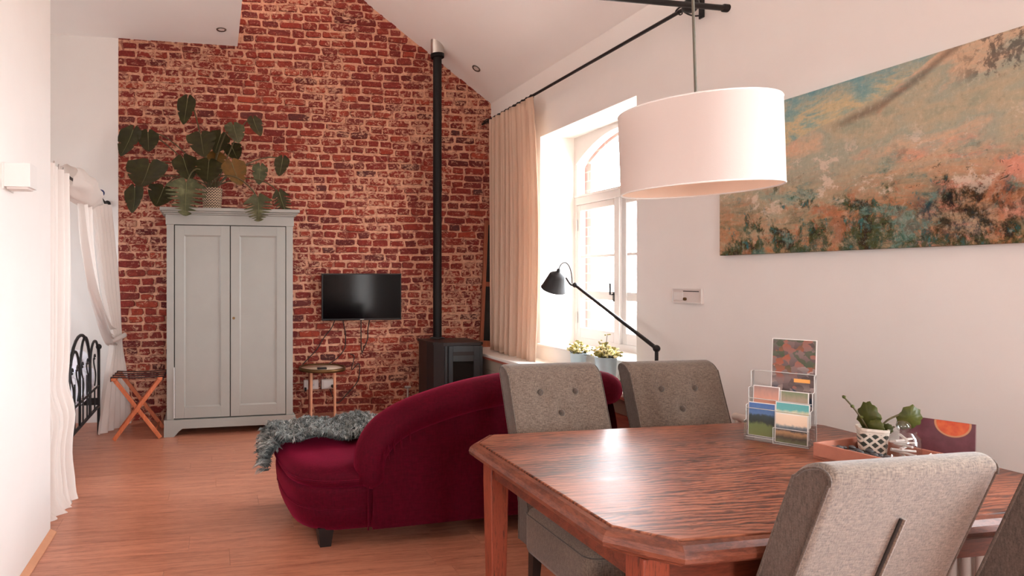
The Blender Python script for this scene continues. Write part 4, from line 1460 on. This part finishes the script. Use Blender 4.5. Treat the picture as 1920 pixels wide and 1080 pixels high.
for sx in (-1, 1):
    for sy in (-1, 1):
        x0, y0_ = sx*(hx-.078), sy*(hy-.078)
        lm = MB()
        lw, tw = .036, .026
        vs = [(x0+a*lw, y0_+b*lw, .697) for a, b in ((-1, -1), (1, -1), (1, 1), (-1, 1))] + [(x0+a*lw, y0_+b*lw, .60) for a, b in ((-1, -1), (1, -1), (1, 1), (-1, 1))] + [(x0+a*tw, y0_+b*tw, 0) for a, b in ((-1, -1), (1, -1), (1, 1), (-1, 1))]
        fs = [(0, 1, 2, 3), (11, 10, 9, 8)] + [(r_*4+k, r_*4+4+k, r_*4+4+(k+1) % 4, r_*4+(k+1) % 4) for r_ in range(2) for k in range(4)]
        lm.add(vs, fs)
        lm.build('leg', 'table_leg', t, .004)

# ------------------------------------------------------------------ upholstered chairs
CW = .226       # half width
TH = .086
def lean(z):
    return -.190*max(0, z-.42)/.55
def backrest():
    """cross-section loop (y, z, kind, centre y): front face, rounded top, rear face"""
    sec = []
    zb, zt, rr_ = .26, .985, TH/2
    nf = 22
    for i in range(nf+1):
        z = zb+(zt-rr_-zb)*i/nf
        y = -.185+lean(z)
        sec.append((y, z, 'f', y-rr_))
    c = -.185+lean(zt-rr_)-rr_
    for i in range(1, 12):
        a = pi*i/12
        sec.append((c+rr_*cos(a)-.02*sin(a), zt-rr_+rr_*sin(a)**.9, 't', c-.02*sin(a)))
    for i in range(nf+1):
        z = zt-rr_-(zt-rr_-zb)*i/nf
        y = -.185+lean(z)-TH
        sec.append((y, z, 'r', y+rr_))
    return sec
SEC = backrest()
BUT = [(-.085, .868), (.085, .868), (0, .780), (-.085, .690), (.085, .690)]
def front_y(z):
    for (a, b) in zip(SEC[:-1], SEC[1:]):
        if a[2] == 'f' and a[1] <= z <= b[1]:
            k = (z-a[1])/(b[1]-a[1]); return a[0]+(b[0]-a[0])*k
    return SEC[0][0]
def make_chair(loc, rz, label):
    t = thing('dining_chair', label, 'chair', loc, rz, 'taupe upholstered dining chairs around the table')
    m = MB()
    nx = 41
    ns = len(SEC)
    cy = sum(s_[0] for s_ in SEC)/ns
    vs = []
    for i in range(nx):
        u = -1+2*i/(nx-1)
        x = CW*u
        e = max(0, (abs(u)-.93)/.07)
        for (y, z, k, mid_y) in SEC:
            sh = 1-.08*e**2.5
            yy = mid_y+(y-mid_y)*sh
            zz = z - (.010*e**2.5 if k == 't' else 0)
            if k == 'f' and z > .4:
                bulge = .010*cos(u*pi/2)**.5 if abs(u) < 1 else 0
                d = 0
                for (bx_, bz) in BUT:
                    rr2 = (x-bx_)**2+(z-bz)**2
                    d += .016*math.exp(-rr2/(2*.022**2))
                yy += bulge - d
            vs.append((x, yy, zz))
    fs = [(i*ns+k, i*ns+(k+1) % ns, (i+1)*ns+(k+1) % ns, (i+1)*ns+k) for i in range(nx-1) for k in range(ns)]
    m.add(vs, fs, True)
    m.build('backrest', 'chair', t)
    for c_ in (vs[:ns], vs[-ns:]):
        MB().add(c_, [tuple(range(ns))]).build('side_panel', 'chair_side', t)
    # side piping
    for s_ in (-1, 1):
        pp = []
        for (y, z, k, mid_y) in SEC:
            pp.append((s_*CW, mid_y+(y-mid_y)*.92, z-(.010 if k == 't' else 0)))
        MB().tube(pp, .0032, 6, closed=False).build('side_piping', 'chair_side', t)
    for (bx_, bz) in BUT:
        by = front_y(bz)+.010*cos(bx_/CW*pi/2)**.5-.010
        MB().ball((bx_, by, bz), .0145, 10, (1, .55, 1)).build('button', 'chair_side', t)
    # slit fold on the rear face
    rp = [(s_[0]-.003, s_[1]) for s_ in SEC if s_[2] == 'r' and .30 < s_[1] < .862]
    MB().tube([(.0, y, z) for y, z in rp], .0030, 6).build('rear_slit', 'gap', t)
    MB().tube([(.006, y-.001, z) for y, z in rp], .0048, 6).build('rear_fold', 'chair', t)
    # seat
    def seat(u, v):
        return None
    sm_ = MB()
    prof_ = [(.02, .235), (.004, .24), (0, .255), (0, .395), (.012, .418), (.045, .430), (.11, .434)]
    rings = []
    for ins, z in prof_:
        X, Y0_, Y1_ = CW+.005-ins, -.225+ins, .25-ins
        c_ = .045
        ring = []
        for (cx, cy_, a0) in ((X-c_, Y1_-c_, 0), (-X+c_, Y1_-c_, pi/2), (-X+c_, Y0_+c_, pi), (X-c_, Y0_+c_, 3*pi/2)):
            for k in range(6):
                a = a0+pi/2*k/5
                ring.append((cx+c_*cos(a), cy_+c_*sin(a), z))
        rings.append(ring)
    n_ = len(rings[0])
    vs = [p for r_ in rings for p in r_]
    sm_.add(vs, [(a*n_+k, a*n_+(k+1) % n_, (a+1)*n_+(k+1) % n_, (a+1)*n_+k) for a in range(len(rings)-1) for k in range(n_)], True)
    sm_.add(rings[0], [tuple(range(n_))[::-1]]); sm_.add(rings[-1], [tuple(range(n_))], True)
    sm_.build('seat', 'chair', t, weld=True)
    MB().tube([(x*1.003, y*1.003, z) for x, y, z in rings[3]], .003, 6, closed=True).build('seat_piping', 'chair_side', t)
    for sx in (-1, 1):
        for yy in (-.20, .215):
            lm = MB()
            a, b = .021, .014
            vs = [(sx*.185+p*a, yy+q*a, .24) for p, q in ((-1, -1), (1, -1), (1, 1), (-1, 1))] + [(sx*.19+p*b, yy+q*b+(.03 if yy > 0 else -.04)*.4, 0) for p, q in ((-1, -1), (1, -1), (1, 1), (-1, 1))]
            lm.add(vs, [(0, 1, 2, 3), (7, 6, 5, 4)] + [(k, 4+k, 4+(k+1) % 4, (k+1) % 4) for k in range(4)])
            lm.build('leg', 'chair_leg', t)
    return t

proto = make_chair((1.51, 2.24, 0), pi, 'taupe buttoned dining chair across the table in front of the chaise')
def copy_thing(src, loc, rz, label):
    o = src.copy(); COL.objects.link(o)
    o.location, o.rotation_euler = loc, (0, 0, rz)
    o['label'] = label
    for c in src.children:
        d = c.copy(); COL.objects.link(d); d.parent = o
        for g in c.children:
            h = g.copy(); COL.objects.link(h); h.parent = d
    return o
copy_thing(proto, (2.09, 2.22, 0), pi+R(-2), 'taupe buttoned dining chair across the table nearest the right wall')
copy_thing(proto, (1.478, 1.555, 0), R(1), 'taupe dining chair in the foreground seen from behind with a rear slit')
copy_thing(proto, (2.02, 1.46, 0), R(-2), 'taupe dining chair cut off at the right edge of the picture')

# ------------------------------------------------------------------ radiator
t = thing('radiator', 'white column radiator on the right wall behind the dining table', 'radiator', (2.80, 1.72, 0))
NR = 28
cm = MB()
cm.tube([(0, 0, .13), (0, 0, .62)], .017, 10)
rme = cm.mesh('column'); rme.materials.append(M['radiator'])
for i in range(NR):
    o = link('column', rme, None, t); o.location = (0, i*.046, 0)
MB().tube([(0, -.02, .62), (0, (NR-1)*.046+.02, .62)], .022, 10).build('top_header', 'radiator', t)
MB().tube([(0, -.02, .13), (0, (NR-1)*.046+.02, .13)], .022, 10).build('bottom_header', 'radiator', t)
MB().tube([(0, -.03, .13), (0, -.05, .12), (0, -.05, 0)], .010, 8).build('supply_pipe', 'radiator', t)
for yy in (.2, 1.05):
    box('wall_clip', 'radiator', t, .015, .10, yy-.012, yy+.012, .50, .53)

# ------------------------------------------------------------------ reading lamp on the bench
t = thing('desk_lamp', 'black jointed desk lamp with long arm reaching over the window bench', 'lamp', (2.75, 3.54, .645))
MB().lathe([(.065, 0), (.065, .014), (.05, .022), (.012, .026)], 24).build('base', 'black', t)
MB().tube([(0, 0, .02), (0, 0, .28)], .011, 10).build('post', 'black', t)
MB().ball((0, 0, .285), .023, 14).build('joint', 'black', t)
A0, A1 = V((0, 0, .285)), V((0, .915, .675))
MB().tube([A0, A1], [.0135, .011], 10).build('arm', 'black', t)
MB().ball(A1, .020, 12).build('joint', 'black', t)
H0 = V((0, 1.02, .685))
MB().tube(bez(A1, A1+V((0, .06, .0)), H0+V((0, -.05, -.02)), H0+V((0, .02, .045)), 8), .007, 8).build('neck', 'black', t)
mt = Matrix.Translation(V((0, 1.165, .765))) @ Matrix.Rotation(R(26), 4, 'X') @ Matrix.Rotation(pi, 4, 'X')
MB().lathe([(.012, -.02), (.050, 0), (.062, .01), (.068, .03), (.100, .135), (.104, .140), (.098, .138), (.062, .03), (.04, .012)], 24, mat=mt, close=False).build('lamp_head', 'black', t, fix=False)
hp_ = mt @ V((0, 0, -.02))
MB().tube(bez(hp_, hp_+V((0, -.03, .10)), A1+V((0, .04, .22)), A1+V((0, .04, .01)), 14), .0045, 6).build('wire', 'cable', t)
MB().lathe([(.006, -.045), (.014, -.04), (.016, -.015)], 10, mat=mt).build('cap', 'black', t)

# ------------------------------------------------------------------ flower pots on the bench
def flower_pot(loc, r, h, n, seed, label, sprig):
    t = thing('flower_pot', label, 'plant', loc, group=None)
    MB().lathe([(r*.82, 0), (r*.86, .004), (r, h-.006), (r*1.04, h-.003), (r*1.03, h), (r*.92, h-.02)], 24, close=False).build('pot', 'zinc', t)
    MB().lathe([(.001, h-.02), (r*.93, h-.02)], 16, close=False).build('soil', 'soil', t)
    MB().lathe([(.001, .001), (r*.83, .001)], 16, close=False).build('pot_bottom', 'zinc', t)
    q = random.Random(seed)
    fl_, lf, stm = MB(), MB(), MB()
    for k in range(n):
        a = q.uniform(0, 2*pi); rr_ = r*q.uniform(.1, 1.45); hh = h + q.uniform(.0, .085)*(1.25-rr_/(r*1.6))+.005
        c = V((rr_*cos(a), rr_*sin(a), hh))
        stm.tube([(c.x*.4, c.y*.4, h-.02), tuple(c)], .0014, 4)
        m_ = fl_ if q.random() < .62 else lf
        for j in range(3):
            d = V((q.uniform(-1, 1), q.uniform(-1, 1), q.uniform(-.2, 1))).normalized()
            m_.ball(c + d*.009, q.uniform(.007, .012), 6, (1, 1, .7))
    for (dx, dy, dz) in sprig:
        stm.tube(bez((0, 0, h), (dx*.3, dy*.3, h+dz*.6), (dx*.7, dy*.7, h+dz), (dx, dy, h+dz*.9), 6), .002, 5)
        for k in range(4):
            lf.ball((dx+q.uniform(-.015, .015), dy+q.uniform(-.015, .015), h+dz*.9+q.uniform(-.01, .02)), .008, 6, (1, 1, .6))
    fl_.build('blossoms', 'blossom', t, fix=False)['kind'] = 'stuff'
    lf.build('foliage', 'blossom_leaf', t, fix=False)['kind'] = 'stuff'
    stm.build('stems', 'stem', t, fix=False)['kind'] = 'stuff'
flower_pot((2.80, 4.49, .645), .060, .145, 75, 3, 'cream flowers in the left pale metal pot, nearer the curtain', [(0, .12, .06), (.02, -.13, -.01)])
flower_pot((2.76, 4.08, .645), .075, .165, 95, 8, 'cream flowers in the right pale metal pot with a tall sprig', [(0, -.02, .17), (0, .15, .03), (.02, .1, .1)])
t = thing('glass_jar', 'small clear jar with a brown foot on the window bench behind the second flower pot', 'jar', (2.74, 3.86, .645))
MB().lathe([(.026, 0), (.03, .01), (.032, .06), (.022, .085), (.024, .10)], 18, close=False).build('glass', 'clear_glass', t)
MB().lathe([(.001, .003), (.024, .004), (.026, .03), (.001, .03)], 16, close=False).build('contents', 'brass', t)

# ------------------------------------------------------------------ brochure holder on the table
ang = R(-56)
t = thing('brochure_holder', 'clear acrylic tiered leaflet holder with stepped sides on the dining table', 'holder', (2.056, 2.124, .7605), ang)
W = .20
m = MB()
prof_ = [(-.075, 0), (-.075, .072), (-.045, .072), (-.045, .128), (-.005, .128), (-.005, .190), (.035, .190), (.035, .250), (.075, .250), (.075, 0)]
ps = [(y, z) for y, z in prof_]
for x in (0.0, W):
    MB().prism([(p[0]+.002, p[1]) for p in ps], 'x', x-.0015, x+.0015).build('side_panel', 'acrylic', t)
    e = MB()
    e.tube([(x, p[0]+.002, p[1]) for p in ps[1:]], .0016, 5)
    e.build('panel_edge', 'acrylic_edge', t)
box('base_plate', 'acrylic', t, 0, W, -.075, .075, 0, .003)
for (y, z0, z1, x0, x1) in ((-.073, .0, .06, .092, W), (-.043, .006, .118, 0, W), (-.003, .02, .150, 0, W), (.037, .05, .185, 0, W), (.074, 0, .25, 0, W)):
    box('pocket', 'acrylic', t, x0, x1, y, y+.002, z0, z1)
    MB().tube([(x0, y, z1), (x1, y, z1)], .0015, 5).build('panel_edge', 'acrylic_edge', t)
    MB().tube([(x0, y, z0+.002), (x1, y, z0+.002)], .0015, 5).build('panel_edge', 'acrylic_edge', t)
e = MB(); e.tube([(.092, -.073, 0), (.092, -.073, .06)], .0015, 5); e.build('panel_edge', 'acrylic_edge', t)
C1 = card('leaflet_flowers', [(0.0, S(70, 62, 60)), (.16, S(34, 62, 82)), (.3, S(52, 54, 66)), (.42, S(168, 142, 134)), (.52, S(70, 52, 50)), (.66, S(120, 96, 92)), (.76, S(150, 76, 50)), (.86, S(58, 70, 42)), (1, S(96, 88, 78))], 22, 1.2, None, 46)
C2 = card('leaflet_meadow', [(0.0, S(132, 134, 78)), (.32, S(118, 130, 72)), (.42, S(44, 52, 44)), (.62, S(52, 66, 66)), (.7, S(90, 124, 172)), (1, S(60, 100, 160))], 9, .35)
C3 = card('leaflet_sunset', [(0.0, S(150, 66, 52)), (.25, S(110, 44, 40)), (.4, S(232, 152, 118)), (.7, S(214, 150, 128)), (1, S(150, 120, 112))], 9, .2)
C4 = card('leaflet_dome', [(0.0, S(196, 104, 52)), (.3, S(206, 126, 70)), (.42, S(236, 208, 160)), (.7, S(240, 222, 170)), (.8, S(96, 170, 168)), (1, S(90, 164, 164))], 5, .3)
C5 = card('leaflet_harbour', [(0.0, S(120, 118, 80)), (.18, S(70, 60, 44)), (.35, S(190, 140, 96)), (.45, S(66, 72, 78)), (.58, S(120, 128, 132)), (.66, S(236, 208, 180)), (1, S(240, 214, 188))], 11, .2)
C6 = card('leaflet_plain', [(0, S(222, 176, 160)), (.5, S(206, 160, 148)), (1, S(120, 128, 96))], 7, .4)
def leaflet(mat, x0, x1, y, z0, z1, label, tilt=8, border=True):
    l = thing('leaflet', label, 'leaflet')
    mt_ = Matrix.Translation((2.056, 2.124, .7605)) @ Matrix.Rotation(ang, 4, 'Z') @ Matrix.Translation((0, y, z0)) @ Matrix.Rotation(R(-tilt), 4, 'X')
    l.matrix_world = mt_
    MB().box(x0-.003, x1+.003, .001, .006, 0, z1-z0+.003).build('paper', 'white', l)
    MB().box(x0, x1, -.0005, .001, 0.002, z1-z0).build('cover', mat, l)
    return l
L1 = leaflet(C1, .062, .197, .052, .07, .380, 'tall leaflet with a garden photo at the back of the acrylic holder')
box('title_banner', plain('banner_orange', S(236, 160, 78), .4), [c for c in L1.children if c.name.startswith('cover')][0], .132, .182, -.0012, -.0004, .148, .162)
leaflet(C3, .012, .092, .012, .04, .195, 'leaflet with a red sunset on the left of the second tier', 6)
leaflet(C6, .100, .182, .014, .04, .185, 'pale pink leaflet on the right of the second tier', 6)
leaflet(C2, .006, .088, -.034, .012, .136, 'leaflet with a green meadow under blue sky at lower left of the holder', 6)
leaflet(C4, .094, .192, -.034, .02, .148, 'leaflet with a cream domed building against turquoise', 6)
leaflet(C5, .098, .192, -.062, .006, .112, 'leaflet with a pale harbour view in the lowest front pocket', 6)

# ------------------------------------------------------------------ tray and what stands in it
TR = V((2.027, 1.829, .7605)); ta = R(-81)
t = thing('wooden_tray', 'shallow terracotta-coloured wooden tray at the wall end of the table', 'tray', TR, ta)
TL, TW, TH = .33, .255, .052
box('bottom', 'tray', t, 0, TL, 0, TW, 0, .008)
box('long_side', 'tray', t, 0, TL, 0, .009, .0, TH, .002); box('long_side', 'tray', t, 0, TL, TW-.009, TW, .0, TH, .002)
box('short_side', 'tray', t, 0, .009, .009, TW-.009, 0, TH, .002)
m = MB(); m.box(TL-.009, TL, .009, TW-.009, 0, TH); m.box(TL-.009, TL, TW*.5, TW-.02, TH, TH+.03)
m.build('short_side', 'tray', t, .002)
def T(x, y, z):
    return TR + Matrix.Rotation(ta, 3, 'Z') @ V((x, y, z))
pb = MB()
q = random.Random(2)
for k in range(90):
    pb.ball((q.uniform(.02, .18), q.uniform(.018, .122), q.uniform(.018, .038)), q.uniform(.007, .012), 6, (1.2, 1, .7))
o = pb.build('pebbles', 'pebble', fix=False); o.location = TR; o.rotation_euler = (0, 0, ta); o['kind'] = 'stuff'
tag(o, 'dark grey pebbles filling the front of the terracotta tray', 'pebbles')

def lattice():
    t_ = NT('white_lattice_pot')
    tcn = t_.n('TexCoord'); sp_ = t_.n('SeparateXYZ'); t_.l(tcn.outputs['Object'], sp_.inputs[0])
    s1 = t_.math('PINGPONG', t_.math('ADD', t_.math('MULTIPLY', sp_.outputs['X'], 34.0), t_.math('MULTIPLY', sp_.outputs['Z'], 34.0)), .5)
    s2 = t_.math('PINGPONG', t_.math('SUBTRACT', t_.math('MULTIPLY', sp_.outputs['X'], 34.0), t_.math('MULTIPLY', sp_.outputs['Z'], 34.0)), .5)
    ln_ = t_.math('MINIMUM', s1, s2)
    inz = t_.math('MULTIPLY', t_.step(sp_.outputs['Z'], .008, .012), t_.math('SUBTRACT', 1.0, t_.step(sp_.outputs['Z'], .078, .082)))
    f_ = t_.math('MULTIPLY', t_.step(ln_, .13, .2), inz)
    t_.base(t_.mix(f_, S(226, 214, 200), S(66, 70, 62))); t_.rough(.4)
    t_.bump(t_.math('SUBTRACT', 1.0, f_), .5, .004)
    return t_.m
t = thing('succulent', 'green succulent in a white lattice pot standing in the terracotta tray', 'plant', T(.078, .175, .009), R(-40))
def sq(h, z):  # rounded square ring
    out = []
    for k in range(24):
        a = 2*pi*k/24
        ca, sa = cos(a), sin(a)
        out.append((h*math.copysign(abs(ca)**.45, ca), h*math.copysign(abs(sa)**.45, sa), z))
    return out
m = MB()
rings = [sq(.031, 0), sq(.034, .01), sq(.040, .085), sq(.042, .09), sq(.042, .098), sq(.037, .098), sq(.036, .085)]
vs = [p for r_ in rings for p in r_]
m.add(vs, [(a*24+k, a*24+(k+1) % 24, (a+1)*24+(k+1) % 24, (a+1)*24+k) for a in range(len(rings)-1) for k in range(24)])
m.add(rings[0], [tuple(range(24))[::-1]])
m.build('pot', lattice(), t)
MB().add(sq(.0365, .088), [tuple(range(24))]).build('soil', 'soil', t)
def scallop_leaf(base, tip, w, name='leaf'):
    base, tip = V(base), V(tip)
    ax = tip-base; L = ax.length; d = ax.normalized()
    view = V((-.55, -.8, .1)).normalized()
    s_ = d.cross(view).normalized(); n_ = s_.cross(d)
    pts = []
    N_ = 26
    for k in range(N_):
        a = 2*pi*k/N_
        rr_ = 1+.09*sin(a*9)
        pts.append(base + d*(L*.5 - L*.5*cos(a)*rr_) + s_*(w/2*sin(a)*rr_*(1.15-.3*cos(a+pi))))
    c = base + d*L*.5 + n_*.003
    m_ = MB()
    vs_ = [c-n_*.004] + pts + [c + n_*.0] + [p_ + n_*.003 for p_ in pts]
    m_.add(vs_, [(0, 1+k, 1+(k+1) % N_) for k in range(N_)] + [(N_+1, N_+2+(k+1) % N_, N_+2+k) for k in range(N_)] + [(1+k, N_+2+k, N_+2+(k+1) % N_, 1+(k+1) % N_) for k in range(N_)], True)
    return m_.build(name, 'succulent', t)
RI = Matrix.Rotation(R(40), 3, 'Z')
def SL_(dx, dz, dy=0):   # offsets given along the viewer's right, up
    return RI @ (V((.80, -.58, 0))*dx + V((.58, .80, 0))*dy) + V((0, 0, dz))
scallop_leaf(SL_(-.005, .09), SL_(-.012, .185), .058)
scallop_leaf(SL_(.070, .150), SL_(.128, .128), .075)
scallop_leaf(SL_(.0, .088, -.02), SL_(.01, .130, -.03), .040)
scallop_leaf(SL_(.03, .088, -.01), SL_(.045, .115, -.015), .030)
for p in ([SL_(-.01, .088), SL_(-.045, .15), SL_(-.082, .20)], [SL_(.015, .088), SL_(.04, .125), SL_(.075, .15)], [SL_(.005, .088), SL_(.03, .10), SL_(.06, .105)]):
    MB().tube(smoothpath(p, 5), .003, 6).build('stem', 'stem', t)
for p in (SL_(-.03, .13), SL_(-.055, .165), SL_(-.078, .195)):
    MB().ball(p, .006, 8).build('bud', 'succulent', t)

t = thing('tealight_glass', 'small clear glass with a paper tag at the far left of the tray', 'glass', T(.036, .222, .009))
MB().lathe([(.024, 0), (.027, .004), (.030, .05), (.026, .075), (.024, .075), (.027, .05), (.023, .006)], 20, close=False).build('glass', 'clear_glass', t)
MB().lathe([(.001, .004), (.022, .004), (.025, .03), (.001, .032)], 16, close=False).build('contents', 'tray', t)
MB().box(-.034, -.030, -.012, .006, .02, .055).build('paper_tag', 'white', t)
t = thing('storage_jar', 'clear glass jar of wrapped white sticks in the tray beside the succulent', 'jar', T(.160, .188, .009))
MB().lathe([(.040, 0), (.044, .004), (.046, .05), (.044, .085), (.034, .098), (.034, .104), (.031, .104)], 26, close=False).build('glass', 'clear_glass', t)
MB().ball((0, 0, .118), .02, 12).build('stopper', 'clear_glass', t)
for k in range(9):
    zz = .012+k*.0085
    o = MB().tube([(-.034*cos(k*.9), -.034*sin(k*.9), zz), (.034*cos(k*.9), .034*sin(k*.9), zz+.004)], .0042, 6).build('stick', 'plastic', t)
t = thing('sugar_packets', 'loose white paper sachets poking up at the middle of the tray', 'sachets', T(.275, .13, .009))
for k in range(4):
    MB().box(-.012, .012, -.001, .001, 0, .062, Matrix.Translation((.012*k-.02, .006*(k % 2), 0)) @ Matrix.Rotation(R(-14+9*k), 4, 'Y') @ Matrix.Rotation(R(20*k), 4, 'Z')).build('sachet', 'white', t)

# purple booklet with an orange fruit, standing at the back of the tray
def booklet():
    t_ = NT('purple_booklet_cover')
    tcn = t_.n('TexCoord'); sp_ = t_.n('SeparateXYZ'); t_.l(tcn.outputs['Object'], sp_.inputs[0])
    dx_ = t_.math('SUBTRACT', sp_.outputs['X'], .132); dz_ = t_.math('SUBTRACT', sp_.outputs['Z'], .132)
    d_ = t_.math('SQRT', t_.math('ADD', t_.math('MULTIPLY', dx_, dx_), t_.math('MULTIPLY', dz_, dz_)))
    n_ = t_.noise(t_.coord('Object'), 30, 4)
    c = t_.ramp(n_, [(.3, S(98, 52, 64)), (.7, S(120, 68, 80))])
    c = t_.mix(t_.math('SUBTRACT', 1.0, t_.step(d_, .044, .046)), c, S(206, 150, 110))
    c = t_.mix(t_.math('SUBTRACT', 1.0, t_.step(d_, .039, .041)), c, t_.ramp(n_, [(.35, S(206, 70, 40)), (.65, S(226, 112, 62))]))
    t_.base(c); t_.rough(.4)
    return t_.m
t = thing('booklet', 'purple booklet with round orange fruit on the cover leaning behind the tray', 'booklet', (2.352, 1.80, .7605), R(-65))
mtb = Matrix.Rotation(R(-6), 4, 'X')
MB().box(0, .185, 0, .008, 0, .138, mtb).build('pages', 'white', t)
MB().box(-.001, .186, -.0015, 0, 0, .139, mtb).build('front_cover', booklet(), t)
MB().box(-.001, .186, .008, .0095, 0, .139, mtb).build('back_cover', plain('purple_back', S(112, 46, 58), .4), t)
